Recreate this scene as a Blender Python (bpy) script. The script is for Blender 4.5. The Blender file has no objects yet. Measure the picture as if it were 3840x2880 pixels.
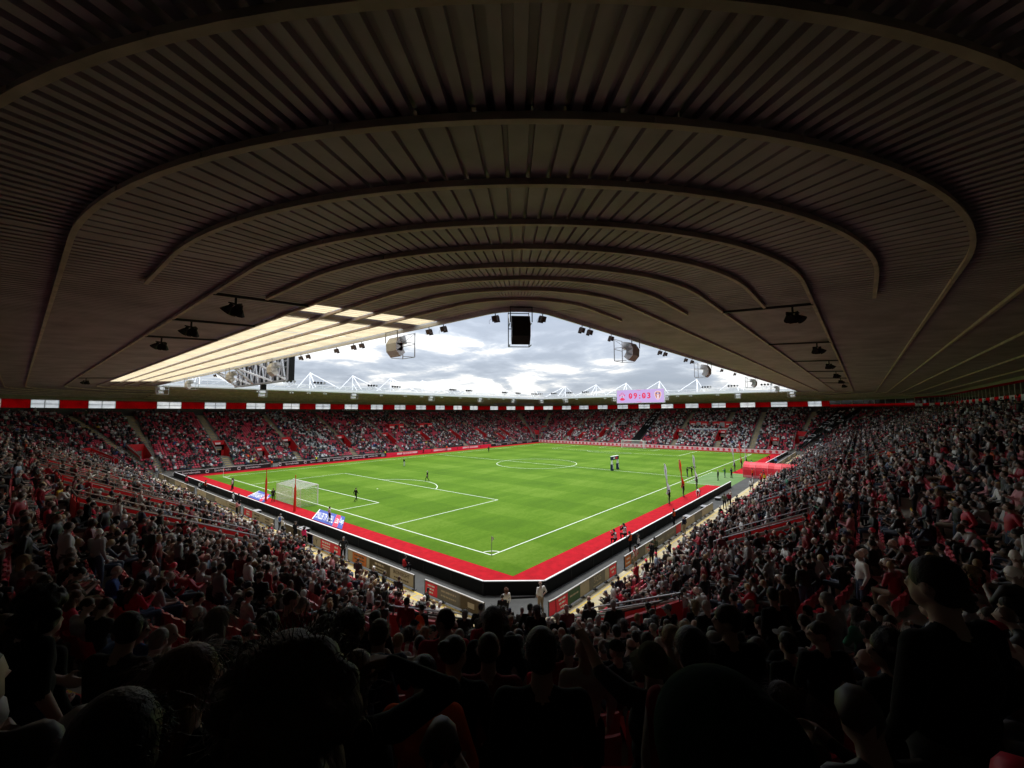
import bpy, bmesh, math, random
import numpy as np
from mathutils import Vector, Matrix
rnd = random.Random(7)
C = bpy.context.scene.collection
sc = bpy.context.scene
PI = math.pi

# ------------------------------------------------------------ camera
cd = bpy.data.cameras.new('camera'); cam = bpy.data.objects.new('camera', cd); C.objects.link(cam)
CAM = Vector((-25.5918, -23.7803, 11.5854))
yaw, pit, rol = 0.698857, 0.070115, -0.0058685
f = Vector((math.cos(pit)*math.cos(yaw), math.cos(pit)*math.sin(yaw), math.sin(pit)))
r = f.cross(Vector((0, 0, 1))).normalized(); u = r.cross(f)
r2 = r*math.cos(rol)+u*math.sin(rol); u2 = -r*math.sin(rol)+u*math.cos(rol)
M = Matrix((r2, u2, -f)).transposed().to_4x4(); M.translation = CAM
cam.matrix_world = M
cd.sensor_width = 36; cd.lens = 36*1559.48/3840; cd.clip_start = 0.05; cd.clip_end = 4000
sc.camera = cam

# ------------------------------------------------------------ sky, sun, exposure
w = bpy.data.worlds.new('World'); sc.world = w; w.use_nodes = True
SUN_EL, SUN_AZ = math.radians(69), math.radians(48)
nt = w.node_tree; nt.nodes.clear()
def N(t, nt=nt, **k):
    n = nt.nodes.new(t)
    for a, b in k.items():
        if a.startswith('i_'): n.inputs[a[2:].replace('_', ' ')].default_value = b
        else: setattr(n, a, b)
    return n
out = N('ShaderNodeOutputWorld'); bg = N('ShaderNodeBackground'); bg.inputs[1].default_value = 1.0
sky = N('ShaderNodeTexSky', sky_type='NISHITA', sun_disc=False, sun_elevation=SUN_EL, sun_rotation=SUN_AZ)
scl = N('ShaderNodeVectorMath', operation='SCALE'); scl.inputs['Scale'].default_value = 0.11
nt.links.new(sky.outputs[0], scl.inputs[0])
tc = N('ShaderNodeTexCoord'); sep = N('ShaderNodeSeparateXYZ'); nt.links.new(tc.outputs['Generated'], sep.inputs[0])
zz = N('ShaderNodeMath', operation='ABSOLUTE'); nt.links.new(sep.outputs[2], zz.inputs[0])
za = N('ShaderNodeMath', operation='ADD'); za.inputs[1].default_value = 0.13; nt.links.new(zz.outputs[0], za.inputs[0])
dx = N('ShaderNodeMath', operation='DIVIDE'); dy = N('ShaderNodeMath', operation='DIVIDE')
nt.links.new(sep.outputs[0], dx.inputs[0]); nt.links.new(za.outputs[0], dx.inputs[1])
nt.links.new(sep.outputs[1], dy.inputs[0]); nt.links.new(za.outputs[0], dy.inputs[1])
cmb = N('ShaderNodeCombineXYZ'); nt.links.new(dx.outputs[0], cmb.inputs[0]); nt.links.new(dy.outputs[0], cmb.inputs[1])
cmb.inputs[2].default_value = 1.7
nz = N('ShaderNodeTexNoise', i_Scale=0.95, i_Detail=10.0, i_Roughness=0.54, i_Distortion=0.5); nt.links.new(cmb.outputs[0], nz.inputs['Vector'])
nz2 = N('ShaderNodeTexNoise', i_Scale=3.1, i_Detail=10.0, i_Roughness=0.6, i_Distortion=0.2); nt.links.new(cmb.outputs[0], nz2.inputs['Vector'])
mx = N('ShaderNodeMath', operation='MULTIPLY_ADD'); mx.inputs[1].default_value = 0.42
nt.links.new(nz2.outputs[0], mx.inputs[0]); nt.links.new(nz.outputs[0], mx.inputs[2])
cr = N('ShaderNodeValToRGB'); e = cr.color_ramp.elements
e[0].position = 0.50; e[0].color = (0.32, 0.365, 0.44, 1); e[1].position = 0.80; e[1].color = (0.92, 0.92, 0.91, 1)
for p_, c_ in ((0.61, (0.35, 0.39, 0.46, 1)), (0.69, (0.43, 0.475, 0.55, 1)), (0.73, (0.51, 0.55, 0.61, 1)), (0.755, (0.63, 0.65, 0.68, 1))):
    x_ = cr.color_ramp.elements.new(p_); x_.color = c_
nt.links.new(mx.outputs[0], cr.inputs[0])
# overcast skies grow brighter towards the zenith (CIE law, softened)
zb = N('ShaderNodeMath', operation='MULTIPLY_ADD'); zb.inputs[1].default_value = 2.2; zb.inputs[2].default_value = 0.78
nt.links.new(zz.outputs[0], zb.inputs[0])
cs = N('ShaderNodeVectorMath', operation='SCALE'); nt.links.new(cr.outputs[0], cs.inputs[0]); nt.links.new(zb.outputs[0], cs.inputs['Scale'])
mixs = N('ShaderNodeMix', data_type='RGBA'); mixs.inputs[0].default_value = 0.93
nt.links.new(scl.outputs[0], mixs.inputs[6]); nt.links.new(cs.outputs[0], mixs.inputs[7])
nt.links.new(mixs.outputs[2], bg.inputs[0]); nt.links.new(bg.outputs[0], out.inputs[0])
sd = bpy.data.lights.new('sun', 'SUN'); sd.energy = 2.4; sd.angle = math.radians(14); sd.color = (1.0, 0.97, 0.92)
so = bpy.data.objects.new('sun', sd); C.objects.link(so)
sun_dir = Vector((math.cos(SUN_EL)*math.sin(SUN_AZ), math.cos(SUN_EL)*math.cos(SUN_AZ), math.sin(SUN_EL)))
so.rotation_euler = sun_dir.to_track_quat('Z', 'Y').to_euler()
sc.view_settings.view_transform = 'Standard'; sc.view_settings.look = 'None'
sc.view_settings.exposure = 0.42; sc.view_settings.gamma = 1.0; sc.view_settings.use_curve_mapping = False
sc.cycles.max_bounces = 8; sc.cycles.diffuse_bounces = 5; sc.cycles.transparent_max_bounces = 12
sc.cycles.use_denoising = True; sc.cycles.use_adaptive_sampling = True; sc.cycles.adaptive_threshold = 0.015

# ------------------------------------------------------------ materials
def mat(name, col, rough=0.7, noise=0.0, nscale=3.0, metal=0.0, bump=0.0, bscale=40.0, spec=0.3, col2=None, stripes=None, dirt=0.0):
    m = bpy.data.materials.new(name); m.use_nodes = True; t = m.node_tree; b = t.nodes['Principled BSDF']
    b.inputs['Roughness'].default_value = rough; b.inputs['Metallic'].default_value = metal
    b.inputs['Specular IOR Level'].default_value = spec
    b.inputs['Base Color'].default_value = (*col, 1)
    tcn = N('ShaderNodeTexCoord', t)
    if noise or col2:
        n = N('ShaderNodeTexNoise', t, i_Scale=nscale, i_Detail=6.0, i_Roughness=0.6); t.links.new(tcn.outputs['Object'], n.inputs['Vector'])
        rp = N('ShaderNodeValToRGB', t); rp.color_ramp.elements[0].position = 0.3; rp.color_ramp.elements[1].position = 0.7
        a = col2 or tuple(c*(1-noise) for c in col); rp.color_ramp.elements[0].color = (*a, 1)
        rp.color_ramp.elements[1].color = (*tuple(min(1, c*(1+noise*0.5)) for c in col), 1)
        t.links.new(n.outputs[0], rp.inputs[0]); t.links.new(rp.outputs[0], b.inputs['Base Color'])
    if bump:
        n2 = N('ShaderNodeTexNoise', t, i_Scale=bscale, i_Detail=4.0); t.links.new(tcn.outputs['Object'], n2.inputs['Vector'])
        bp = N('ShaderNodeBump', t, i_Strength=bump, i_Distance=0.02); t.links.new(n2.outputs[0], bp.inputs['Height']); t.links.new(bp.outputs[0], b.inputs['Normal'])
    return m
def attrmat(name, attr, kind, rough=0.8, bump=0.0, bscale=25.0, mod=None, spec=0.2):
    """colour comes from a per-object property (OBJECT) or a mesh attribute (GEOMETRY)"""
    m = mat(name, (0.5, 0.5, 0.5), rough, bump=bump, bscale=bscale, spec=spec); t = m.node_tree; b = t.nodes['Principled BSDF']
    a = N('ShaderNodeAttribute', t, attribute_type=kind, attribute_name=attr)
    t.links.new(a.outputs['Color'], b.inputs['Base Color'])
    if mod == 'stripe':
        a2 = N('ShaderNodeAttribute', t, attribute_type=kind, attribute_name=attr+'_stripe')
        tcn = N('ShaderNodeTexCoord', t); s = N('ShaderNodeSeparateXYZ', t); t.links.new(tcn.outputs['Object'], s.inputs[0])
        mu = N('ShaderNodeMath', t, operation='MULTIPLY'); mu.inputs[1].default_value = PI/0.075; t.links.new(s.outputs[0], mu.inputs[0])
        si = N('ShaderNodeMath', t, operation='COSINE'); t.links.new(mu.outputs[0], si.inputs[0])
        gt = N('ShaderNodeMath', t, operation='GREATER_THAN'); gt.inputs[1].default_value = 0; t.links.new(si.outputs[0], gt.inputs[0])
        mm = N('ShaderNodeMix', t, data_type='RGBA'); t.links.new(gt.outputs[0], mm.inputs[0])
        t.links.new(a.outputs['Color'], mm.inputs[6]); t.links.new(a2.outputs['Color'], mm.inputs[7]); t.links.new(mm.outputs[2], b.inputs['Base Color'])
    return m
MT = {}
MT['concrete'] = mat('concrete', (0.27, 0.255, 0.225), 0.85, 0.3, 0.7, bump=0.3, bscale=8)
MT['step'] = mat('step_concrete', (0.36, 0.32, 0.25), 0.85, 0.25, 1.5)
MT['walkway'] = mat('walkway_paint', (0.50, 0.44, 0.29), 0.8, 0.28, 0.9, bump=0.2, bscale=10)
MT['yellow'] = mat('yellow_line', (0.75, 0.52, 0.06), 0.7, 0.25, 4)
MT['track'] = mat('grey_track', (0.075, 0.077, 0.075), 0.9, 0.25, 0.8)
MT['asphalt'] = mat('asphalt', (0.05, 0.05, 0.05), 0.9, 0.2, 2)
MT['redturf'] = mat('red_turf', (0.47, 0.009, 0.018), 0.95, 0.0, 1.6, bump=0.5, bscale=40, col2=(0.31, 0.006, 0.012), spec=0.1)
MT['techturf'] = mat('worn_turf', (0.17, 0.25, 0.11), 0.95, 0.0, 0.5, col2=(0.10, 0.20, 0.06), spec=0.1)
MT['line'] = mat('white_line', (0.72, 0.78, 0.66), 0.9, 0.15, 6)
MT['white'] = mat('white_paint', (0.78, 0.79, 0.78), 0.45, 0.08, 2)
MT['whitesteel'] = mat('white_steel', (0.80, 0.81, 0.82), 0.4, 0.06, 1)
MT['black'] = mat('black_board', (0.008, 0.009, 0.009), 0.6, 0.3, 3, spec=0.2)
MT['blackmetal'] = mat('black_metal', (0.012, 0.012, 0.012), 0.5, spec=0.3)
MT['rail'] = mat('rail_steel', (0.30, 0.30, 0.31), 0.35, 0.15, 5, metal=0.6)
MT['darkrail'] = mat('dark_rail', (0.06, 0.06, 0.065), 0.45, metal=0.4)
MT['redpaint'] = mat('red_paint', (0.58, 0.016, 0.022), 0.55, 0.18, 1.2)
MT['redpanel'] = mat('red_panel', (0.50, 0.012, 0.03), 0.5, 0.12, 0.8)
MT['seat'] = mat('red_seat_plastic', (0.58, 0.022, 0.045), 0.3, 0.12, 1.5, spec=0.6)
MT['seatwhite'] = mat('white_seat_plastic', (0.62, 0.64, 0.62), 0.42, 0.1, 1.5, spec=0.5)
MT['clad'] = mat('roof_cladding', (0.43, 0.365, 0.44), 0.6, 0.3, 0.5)
MT['purlin'] = mat('purlin_steel', (0.58, 0.48, 0.44), 0.6, 0.3, 1.3)
MT['frieze'] = mat('cream_frieze', (0.34, 0.32, 0.25), 0.7, 0.12, 1)
MT['darkwall'] = mat('dark_cladding', (0.09, 0.085, 0.08), 0.8, 0.2, 1)
MT['dark'] = mat('doorway_shade', (0.01, 0.009, 0.009), 0.9)  # near-black colour stands in for the shade inside doorways
MT['frame'] = mat('window_frame', (0.55, 0.55, 0.52), 0.5)
MT['brownmetal'] = mat('brown_metal', (0.12, 0.09, 0.08), 0.6)
MT['grey'] = mat('grey_metal', (0.35, 0.35, 0.36), 0.5, 0.1, 3)
MT['speaker'] = mat('speaker_white', (0.66, 0.66, 0.66), 0.5, 0.1, 3)
MT['blue'] = mat('mat_blue', (0.05, 0.085, 0.36), 0.7, 0.1, 3)
MT['redprint'] = mat('print_red', (0.75, 0.02, 0.06), 0.6)
MT['whiteprint'] = mat('print_white', (0.75, 0.75, 0.75), 0.6)
MT['orangeprint'] = mat('print_orange', (0.55, 0.16, 0.035), 0.6, 0.2, 4)
MT['brownprint'] = mat('print_brown', (0.075, 0.055, 0.03), 0.6, 0.2, 4)
MT['creamprint'] = mat('print_cream', (0.42, 0.38, 0.30), 0.6, 0.12, 4)
MT['greenprint'] = mat('print_green', (0.03, 0.10, 0.05), 0.6, 0.12, 4)
MT['greyprint'] = mat('print_grey', (0.16, 0.16, 0.15), 0.6, 0.12, 4)
MT['navyprint'] = mat('print_navy', (0.012, 0.02, 0.06), 0.6)
MT['blackprint'] = mat('print_black', (0.015, 0.015, 0.015), 0.6)
MT['flagwhite'] = mat('flag_white', (0.62, 0.68, 0.80), 0.8, 0.15, 3)
MT['flagorange'] = mat('flag_orange', (0.75, 0.085, 0.02), 0.8, 0.1, 3)
MT['pole'] = mat('red_pole', (0.60, 0.03, 0.012), 0.5)
MT['tunnel'] = mat('tunnel_red', (0.78, 0.03, 0.05), 0.45, 0.1, 1.5)
MT['tunnelpink'] = mat('tunnel_pale', (0.80, 0.22, 0.24), 0.5)
MT['pinkboard'] = mat('board_pale', (0.80, 0.62, 0.60), 0.5)
MT['dot'] = mat('board_dot', (0.60, 0.06, 0.075), 0.5)
MT['net'] = mat('net_cord', (0.75, 0.76, 0.74), 0.7)
def emis(name, col, s=1.0):
    m = bpy.data.materials.new(name); m.use_nodes = True; b = m.node_tree.nodes['Principled BSDF']
    b.inputs['Base Color'].default_value = (0.02, 0.02, 0.02, 1); b.inputs['Emission Color'].default_value = (*col, 1); b.inputs['Emission Strength'].default_value = s
    return m
MT['screen'] = emis('screen_lilac', (0.43, 0.30, 0.58)); MT['screenred'] = emis('screen_red', (0.60, 0.01, 0.07)); MT['screenorange'] = emis('screen_orange', (0.6, 0.27, 0.13))
MT['screennavy'] = emis('screen_navy', (0.12, 0.08, 0.25)); MT['screenwhite'] = emis('screen_white', (0.62, 0.52, 0.66)); MT['exitlight'] = emis('exit_light', (1.0, 0.10, 0.02), 1.3)
# translucent roof sheet and milky window pane
def trans(name, col, tr=0.75, clear=0.0):
    m = bpy.data.materials.new(name); m.use_nodes = True; t = m.node_tree; t.nodes.clear()
    o = N('ShaderNodeOutputMaterial', t); a = N('ShaderNodeBsdfTranslucent', t); d = N('ShaderNodeBsdfDiffuse', t); mixn = N('ShaderNodeMixShader', t)
    n = N('ShaderNodeTexNoise', t, i_Scale=0.7, i_Detail=6.0); g = N('ShaderNodeTexCoord', t); t.links.new(g.outputs['Object'], n.inputs['Vector'])
    rp = N('ShaderNodeValToRGB', t); rp.color_ramp.elements[0].color = (*[c*0.8 for c in col], 1); rp.color_ramp.elements[1].color = (*col, 1)
    rp.color_ramp.elements[0].position = 0.35; rp.color_ramp.elements[1].position = 0.6
    t.links.new(n.outputs[0], rp.inputs[0]); t.links.new(rp.outputs[0], a.inputs[0]); t.links.new(rp.outputs[0], d.inputs[0])
    mixn.inputs[0].default_value = tr; t.links.new(d.outputs[0], mixn.inputs[1]); t.links.new(a.outputs[0], mixn.inputs[2])
    last = mixn
    if clear:
        tp = N('ShaderNodeBsdfTransparent', t); m2 = N('ShaderNodeMixShader', t); m2.inputs[0].default_value = clear
        t.links.new(mixn.outputs[0], m2.inputs[1]); t.links.new(tp.outputs[0], m2.inputs[2]); last = m2
    t.links.new(last.outputs[0], o.inputs[0]); return m
MT['rooflight'] = trans('roof_light_sheet', (0.60, 0.50, 0.32), 0.9)
MT['redpanel'] = trans('red_translucent_panel', (0.62, 0.012, 0.035), 0.75)
MT['flagwhite'] = trans('flag_white', (0.88, 0.92, 0.98), 0.5)
MT['flagorange'] = trans('flag_orange', (0.9, 0.10, 0.02), 0.5)
MT['pane'] = trans('milky_pane', (0.97, 0.97, 0.93), 0.92, 0.55)
MT['darkglass'] = mat('dark_glass', (0.015, 0.017, 0.016), 0.08, spec=0.8)
# pitch grass
def grassmat():
    m = bpy.data.materials.new('pitch_grass'); m.use_nodes = True; t = m.node_tree; b = t.nodes['Principled BSDF']; b.inputs['Roughness'].default_value = 0.95
    b.inputs['Specular IOR Level'].default_value = 0.12
    g = N('ShaderNodeTexCoord', t); s = N('ShaderNodeSeparateXYZ', t); t.links.new(g.outputs['Object'], s.inputs[0])
    def band(o, per, ph):
        a = N('ShaderNodeMath', t, operation='MULTIPLY_ADD'); a.inputs[1].default_value = 2*PI/per; a.inputs[2].default_value = ph; t.links.new(o, a.inputs[0])
        c = N('ShaderNodeMath', t, operation='SINE'); t.links.new(a.outputs[0], c.inputs[0])
        d = N('ShaderNodeMath', t, operation='MULTIPLY'); d.inputs[1].default_value = 9; t.links.new(c.outputs[0], d.inputs[0]); d.use_clamp = False
        e_ = N('ShaderNodeClamp', t, i_Min=-1.0, i_Max=1.0); t.links.new(d.outputs[0], e_.inputs[0]); return e_.outputs[0]
    b1 = band(s.outputs[0], 11.0, 0.3); b2 = band(s.outputs[1], 11.4, 1.1)
    ad = N('ShaderNodeMath', t, operation='MULTIPLY_ADD'); ad.inputs[1].default_value = 0.6; t.links.new(b2, ad.inputs[0]); t.links.new(b1, ad.inputs[2])
    n1 = N('ShaderNodeTexNoise', t, i_Scale=0.09, i_Detail=7.0, i_Roughness=0.65); t.links.new(g.outputs['Object'], n1.inputs['Vector'])
    n2 = N('ShaderNodeTexNoise', t, i_Scale=2.6, i_Detail=8.0, i_Roughness=0.75); t.links.new(g.outputs['Object'], n2.inputs['Vector'])
    mp = N('ShaderNodeMapping', t); mp.inputs['Rotation'].default_value = (0, 0, 0.35); mp.inputs['Scale'].default_value = (0.25, 1.6, 1); t.links.new(g.outputs['Object'], mp.inputs[0])
    n3 = N('ShaderNodeTexNoise', t, i_Scale=0.35, i_Detail=8.0, i_Roughness=0.7); t.links.new(mp.outputs[0], n3.inputs['Vector'])
    v = N('ShaderNodeMath', t, operation='MULTIPLY_ADD'); v.inputs[1].default_value = 0.065; v.inputs[2].default_value = 0.0; t.links.new(ad.outputs[0], v.inputs[0])
    def acc(prev, nn, k):
        q = N('ShaderNodeMath', t, operation='SUBTRACT'); q.inputs[1].default_value = 0.5; t.links.new(nn, q.inputs[0])
        z = N('ShaderNodeMath', t, operation='MULTIPLY_ADD'); z.inputs[1].default_value = k; t.links.new(q.outputs[0], z.inputs[0]); t.links.new(prev, z.inputs[2]); return z.outputs[0]
    vv = acc(v.outputs[0], n1.outputs[0], 0.7); vv = acc(vv, n2.outputs[0], 0.6); vv = acc(vv, n3.outputs[0], 0.6)
    h = N('ShaderNodeMath', t, operation='ADD'); h.inputs[1].default_value = 0.5; t.links.new(vv, h.inputs[0])
    rp = N('ShaderNodeValToRGB', t); E = rp.color_ramp.elements
    E[0].position = 0.1; E[0].color = (0.040, 0.095, 0.003, 1); E[1].position = 0.95; E[1].color = (0.155, 0.245, 0.03, 1)
    x = E.new(0.5); x.color = (0.074, 0.155, 0.006, 1)
    t.links.new(h.outputs[0], rp.inputs[0]); t.links.new(rp.outputs[0], b.inputs['Base Color'])
    bp = N('ShaderNodeBump', t, i_Strength=0.5, i_Distance=0.02); n4 = N('ShaderNodeTexNoise', t, i_Scale=30.0, i_Detail=3.0); t.links.new(g.outputs['Object'], n4.inputs['Vector'])
    t.links.new(n4.outputs[0], bp.inputs['Height']); t.links.new(bp.outputs[0], b.inputs['Normal'])
    return m
MT['grass'] = grassmat()
# people
MT['p_skin'] = attrmat('skin', 'skin_tone', 'OBJECT', 0.55)
MT['p_top'] = attrmat('top_cloth', 'top_colour', 'OBJECT', 0.9, bump=0.9, bscale=9, mod='stripe')
MT['p_sleeve'] = attrmat('sleeve_cloth', 'sleeve_colour', 'OBJECT', 0.85, bump=0.3, bscale=12)
MT['p_leg'] = attrmat('trouser_cloth', 'trouser_colour', 'OBJECT', 0.9, bump=0.7, bscale=10)
MT['p_hair'] = attrmat('hair', 'hair_colour', 'OBJECT', 0.55, bump=0.35, bscale=1.0, spec=.3)
_t = MT['p_hair'].node_tree; _n = [q for q in _t.nodes if q.type == 'TEX_NOISE'][0]; _mp = N('ShaderNodeMapping', _t); _mp.inputs['Scale'].default_value = (70, 70, 8)
_tc = [q for q in _t.nodes if q.type == 'TEX_COORD'][0]; _t.links.new(_tc.outputs['Object'], _mp.inputs[0]); _t.links.new(_mp.outputs[0], _n.inputs['Vector'])
MT['hat_cloth'] = attrmat('hat_cloth', 'hair_colour', 'OBJECT', 0.95, bump=0.5, bscale=14, spec=.04)
MT['p_shoe'] = mat('shoe', (0.03, 0.03, 0.03), 0.6)
MT['crowd'] = attrmat('crowd_colours', 'col', 'GEOMETRY', 0.55, spec=.45)
PM = ['p_skin', 'p_top', 'p_leg', 'p_sleeve', 'p_shoe']

# ------------------------------------------------------------ mesh helpers
def tag(o, label=None, cat=None, group=None, kind=None):
    if label: o['label'] = label
    if cat: o['category'] = cat
    if group: o['group'] = group
    if kind: o['kind'] = kind
    return o
def empty(name, loc=(0, 0, 0), rz=0.0):
    o = bpy.data.objects.new(name, None); o.empty_display_size = 0.3; C.objects.link(o); o.location = loc; o.rotation_euler = (0, 0, rz); return o
class MB:
    def __init__(s): s.v = []; s.f = []; s.m = []
    def quad(s, a, b, c, d, m=0):
        n = len(s.v); s.v += [tuple(a), tuple(b), tuple(c), tuple(d)]; s.f.append((n, n+1, n+2, n+3)); s.m.append(m)
    def tri(s, a, b, c, m=0):
        n = len(s.v); s.v += [tuple(a), tuple(b), tuple(c)]; s.f.append((n, n+1, n+2)); s.m.append(m)
    def hexa(s, P, m=0):          # 8 points: bottom ring 0-3, top ring 4-7
        n = len(s.v); s.v += [tuple(p) for p in P]
        for q in ((0, 3, 2, 1), (4, 5, 6, 7), (0, 1, 5, 4), (1, 2, 6, 5), (2, 3, 7, 6), (3, 0, 4, 7)): s.f.append(tuple(n+i for i in q)); s.m.append(m)
    def box(s, c, d, m=0, rz=0.0, mtx=None):
        x, y, z = d[0]/2, d[1]/2, d[2]/2; ca, sa = math.cos(rz), math.sin(rz); P = []
        for k in (-z, z):
            for a, b in ((-x, -y), (x, -y), (x, y), (-x, y)):
                p = Vector((a, b, k))
                if mtx: p = mtx @ p
                else: p = Vector((a*ca-b*sa, a*sa+b*ca, k))
                P.append(p+Vector(c))
        s.hexa(P, m)
    def bar(s, a, b, w_=0.1, h_=None, m=0, n=4, taper=1.0):
        a, b = Vector(a), Vector(b); d = (b-a).normalized(); up = Vector((0, 0, 1)) if abs(d.z) < 0.95 else Vector((1, 0, 0))
        r_ = d.cross(up).normalized(); q = r_.cross(d); h_ = h_ or w_; k = len(s.v)
        for P, t_ in ((a, 1.0), (b, taper)):
            for i in range(n):
                an = 2*PI*(i+0.5)/n; g = 1/math.cos(PI/n)/2
                s.v.append(tuple(P+(r_*math.cos(an)*w_+q*math.sin(an)*h_)*g*t_))
        for i in range(n): j = (i+1) % n; s.f.append((k+i, k+j, k+n+j, k+n+i)); s.m.append(m)
        s.f.append(tuple(k+i for i in reversed(range(n)))); s.f.append(tuple(k+n+i for i in range(n))); s.m += [m, m]
    def path(s, pts, w_=0.05, n=6, m=0):
        for a, b in zip(pts[:-1], pts[1:]): s.bar(a, b, w_, n=n, m=m)
    def disc(s, c, nrm, rad, depth=0.05, m=0, n=14):
        c, nrm = Vector(c), Vector(nrm).normalized(); s.bar(c-nrm*depth/2, c+nrm*depth/2, rad*2, n=n, m=m)
    def mesh(s, name, mats):
        me = bpy.data.meshes.new(name); me.from_pydata(s.v, [], s.f)
        for q in mats: me.materials.append(MT[q] if isinstance(q, str) else q)
        me.polygons.foreach_set('material_index', s.m); me.update(); return me
    def build(s, name, mats, parent=None, smooth=False):
        if isinstance(mats, str): mats = [mats]
        me = s.mesh(name, mats)
        if smooth: me.polygons.foreach_set('use_smooth', [True]*len(me.polygons))
        o = bpy.data.objects.new(name, me); C.objects.link(o)
        if parent: o.parent = parent; o.matrix_parent_inverse = parent.matrix_basis.inverted()
        return o
def link(name, me, parent=None, loc=(0, 0, 0), rz=0.0):
    o = bpy.data.objects.new(name, me); C.objects.link(o); o.location = loc; o.rotation_euler = (0, 0, rz)
    if parent: o.parent = parent
    return o
def copy_tree(o, parent=None):
    c = o.copy(); C.objects.link(c)
    if parent: c.parent = parent
    for ch in list(o.children): copy_tree(ch, c)
    return c
def text_mesh(txt, size, m, name='lettering', extrude=0.004, align='CENTER', bold=0.004):
    cu = bpy.data.curves.new(name, 'FONT'); cu.body = txt; cu.size = size; cu.extrude = extrude; cu.align_x = align; cu.align_y = 'CENTER'; cu.resolution_u = 2; cu.offset = size*bold
    t = bpy.data.objects.new(name, cu); C.objects.link(t); dg = bpy.context.evaluated_depsgraph_get(); dg.update()
    me = bpy.data.meshes.new_from_object(t.evaluated_get(dg)); bpy.data.objects.remove(t); me.materials.clear(); me.materials.append(MT[m]); me.name = name; return me
def text_obj(txt, size, m, loc, xd, yd, parent=None, name='lettering', bold=0.004):
    """lettering lying in the plane spanned by xd (reading direction) and yd (up)"""
    me = text_mesh(txt, size, m, name, bold=bold); o = bpy.data.objects.new(name, me); C.objects.link(o)
    xd, yd = Vector(xd).normalized(), Vector(yd).normalized(); z = xd.cross(yd); mm = Matrix((xd, yd, z)).transposed().to_4x4(); mm.translation = Vector(loc); o.matrix_basis = mm
    if parent: o.parent = parent; o.matrix_parent_inverse = parent.matrix_basis.inverted()
    return o

# ------------------------------------------------------------ bowl geometry
L, W = 104.37, 68.70
X0, X1, Y0, Y1 = -6.5, 110.5, -8.1, 77.0
NR, RF, DR, SL = 34, 4.0, 0.76, 0.435
def zfl(R): return 0.35+0.50*(R-4)-0.0022*(R-4)**2
def zrow(i): return zfl(4.0+0.76*i)
def Rrow(i): return RF+DR*i
# sections: name, kind, data.  straight: origin, direction, outward normal, length.  corner: centre, a0, a1
SEC = {'L': ('s', Vector((X0, Y0, 0)), Vector((0, 1, 0)), Vector((-1, 0, 0)), Y1-Y0),
       'F': ('s', Vector((X0, Y1, 0)), Vector((1, 0, 0)), Vector((0, 1, 0)), X1-X0),
       'R': ('s', Vector((X1, Y0, 0)), Vector((0, 1, 0)), Vector((1, 0, 0)), Y1-Y0),
       'N': ('s', Vector((X0, Y0, 0)), Vector((1, 0, 0)), Vector((0, -1, 0)), X1-X0),
       'LN': ('c', Vector((X0, Y0, 0)), 180, 270), 'RN': ('c', Vector((X1, Y0, 0)), 270, 360),
       'RF': ('c', Vector((X1, Y1, 0)), 0, 90), 'LF': ('c', Vector((X0, Y1, 0)), 90, 180)}
def bp(sec, t, R, z=0.0):
    s = SEC[sec]
    if s[0] == 's': p = s[1]+s[2]*t+s[3]*R
    else: a = math.radians(t); p = s[1]+Vector((math.cos(a), math.sin(a), 0))*R
    return Vector((p.x, p.y, z))
def outn(sec, t):
    s = SEC[sec]
    if s[0] == 's': return s[3].copy()
    a = math.radians(t); return Vector((math.cos(a), math.sin(a), 0))
def zroof(R): return 17.3-0.06*(R-3)
# aisles and vomitories (t in metres along straight sections from the section's origin, degrees in corners)
AIS = {'L': [(8.1+q, 0.6) for q in (6.8, 18.8, 35, 48.5, 62)], 'F': [(6.5+q, 0.6) for q in (4.6, 19.3, 33.8, 48.3, 61.3, 75, 88.5, 101.5)],
       'R': [(8.1+q, 0.6) for q in (2, 11.5, 25, 53, 67.5)], 'N': [(6.5+q, 0.6) for q in (3.6, 18, 31.5, 45.5, 59, 73, 87, 100)],
       'LN': [(201, 2.0), (249, 2.0)], 'RN': [(352, 1.6), (320, 1.6), (290, 1.6)], 'RF': [(25, 1.8), (55, 1.8), (80, 1.5)], 'LF': [(95, 1.6), (115, 1.8), (145, 1.8), (168, 1.6)]}
VOM = []   # section, t centre, half width (same unit), first row, last row
for s_ in 'LFRN':
    for t_, _ in AIS[s_]: VOM.append((s_, t_, 3.0 if (s_ == 'L' and 20 < t_ < 50) else (1.6 if s_ == 'L' else 1.25), 6, 17 if s_ == 'L' else 12))
VOM += [('F', 6.5+12.0, 1.1, 2, 7), ('F', 6.5+96, 1.1, 2, 7), ('R', 8.1+61, 1.1, 2, 7), ('R', 8.1-4.4+0.9, 1.1, 2, 7), ('N', 6.5+31.5, 1.25, 14, 21), ('L', 8.1+27.0, 1.2, 12, 19)]
VOM += [('LN', 201, 9.0, 2, 8), ('LN', 249, 9.0, 2, 8), ('RF', 40, 7.0, 1, 8), ('LF', 104, 6.0, 6, 12), ('LF', 145, 6.0, 6, 12), ('RN', 352, 6.0, 6, 12), ('RF', 25, 5.0, 9, 13), ('RF', 62, 5.0, 7, 12)]
VOM = [v for v in VOM if not (v[0] == 'R' and abs(v[1]-10.1) < 0.2)]
TARP = [('R', 8.1+38, 1.5), ('RN', 336, 3.4), ('RN', 327.5, 2.4)]
def tarp_at(sec, t): return any(q[0] == sec and abs(q[1]-t) < q[2] for q in TARP)
def in_aisle(sec, t, i=None): return any(abs(t-a) < h for a, h in AIS[sec])
def in_vom(sec, t, i, pad=0.0):
    for v in VOM:
        if v[0] == sec and abs(t-v[1]) < v[2]+pad and v[3] <= i < v[4]: return True
    return False

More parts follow.
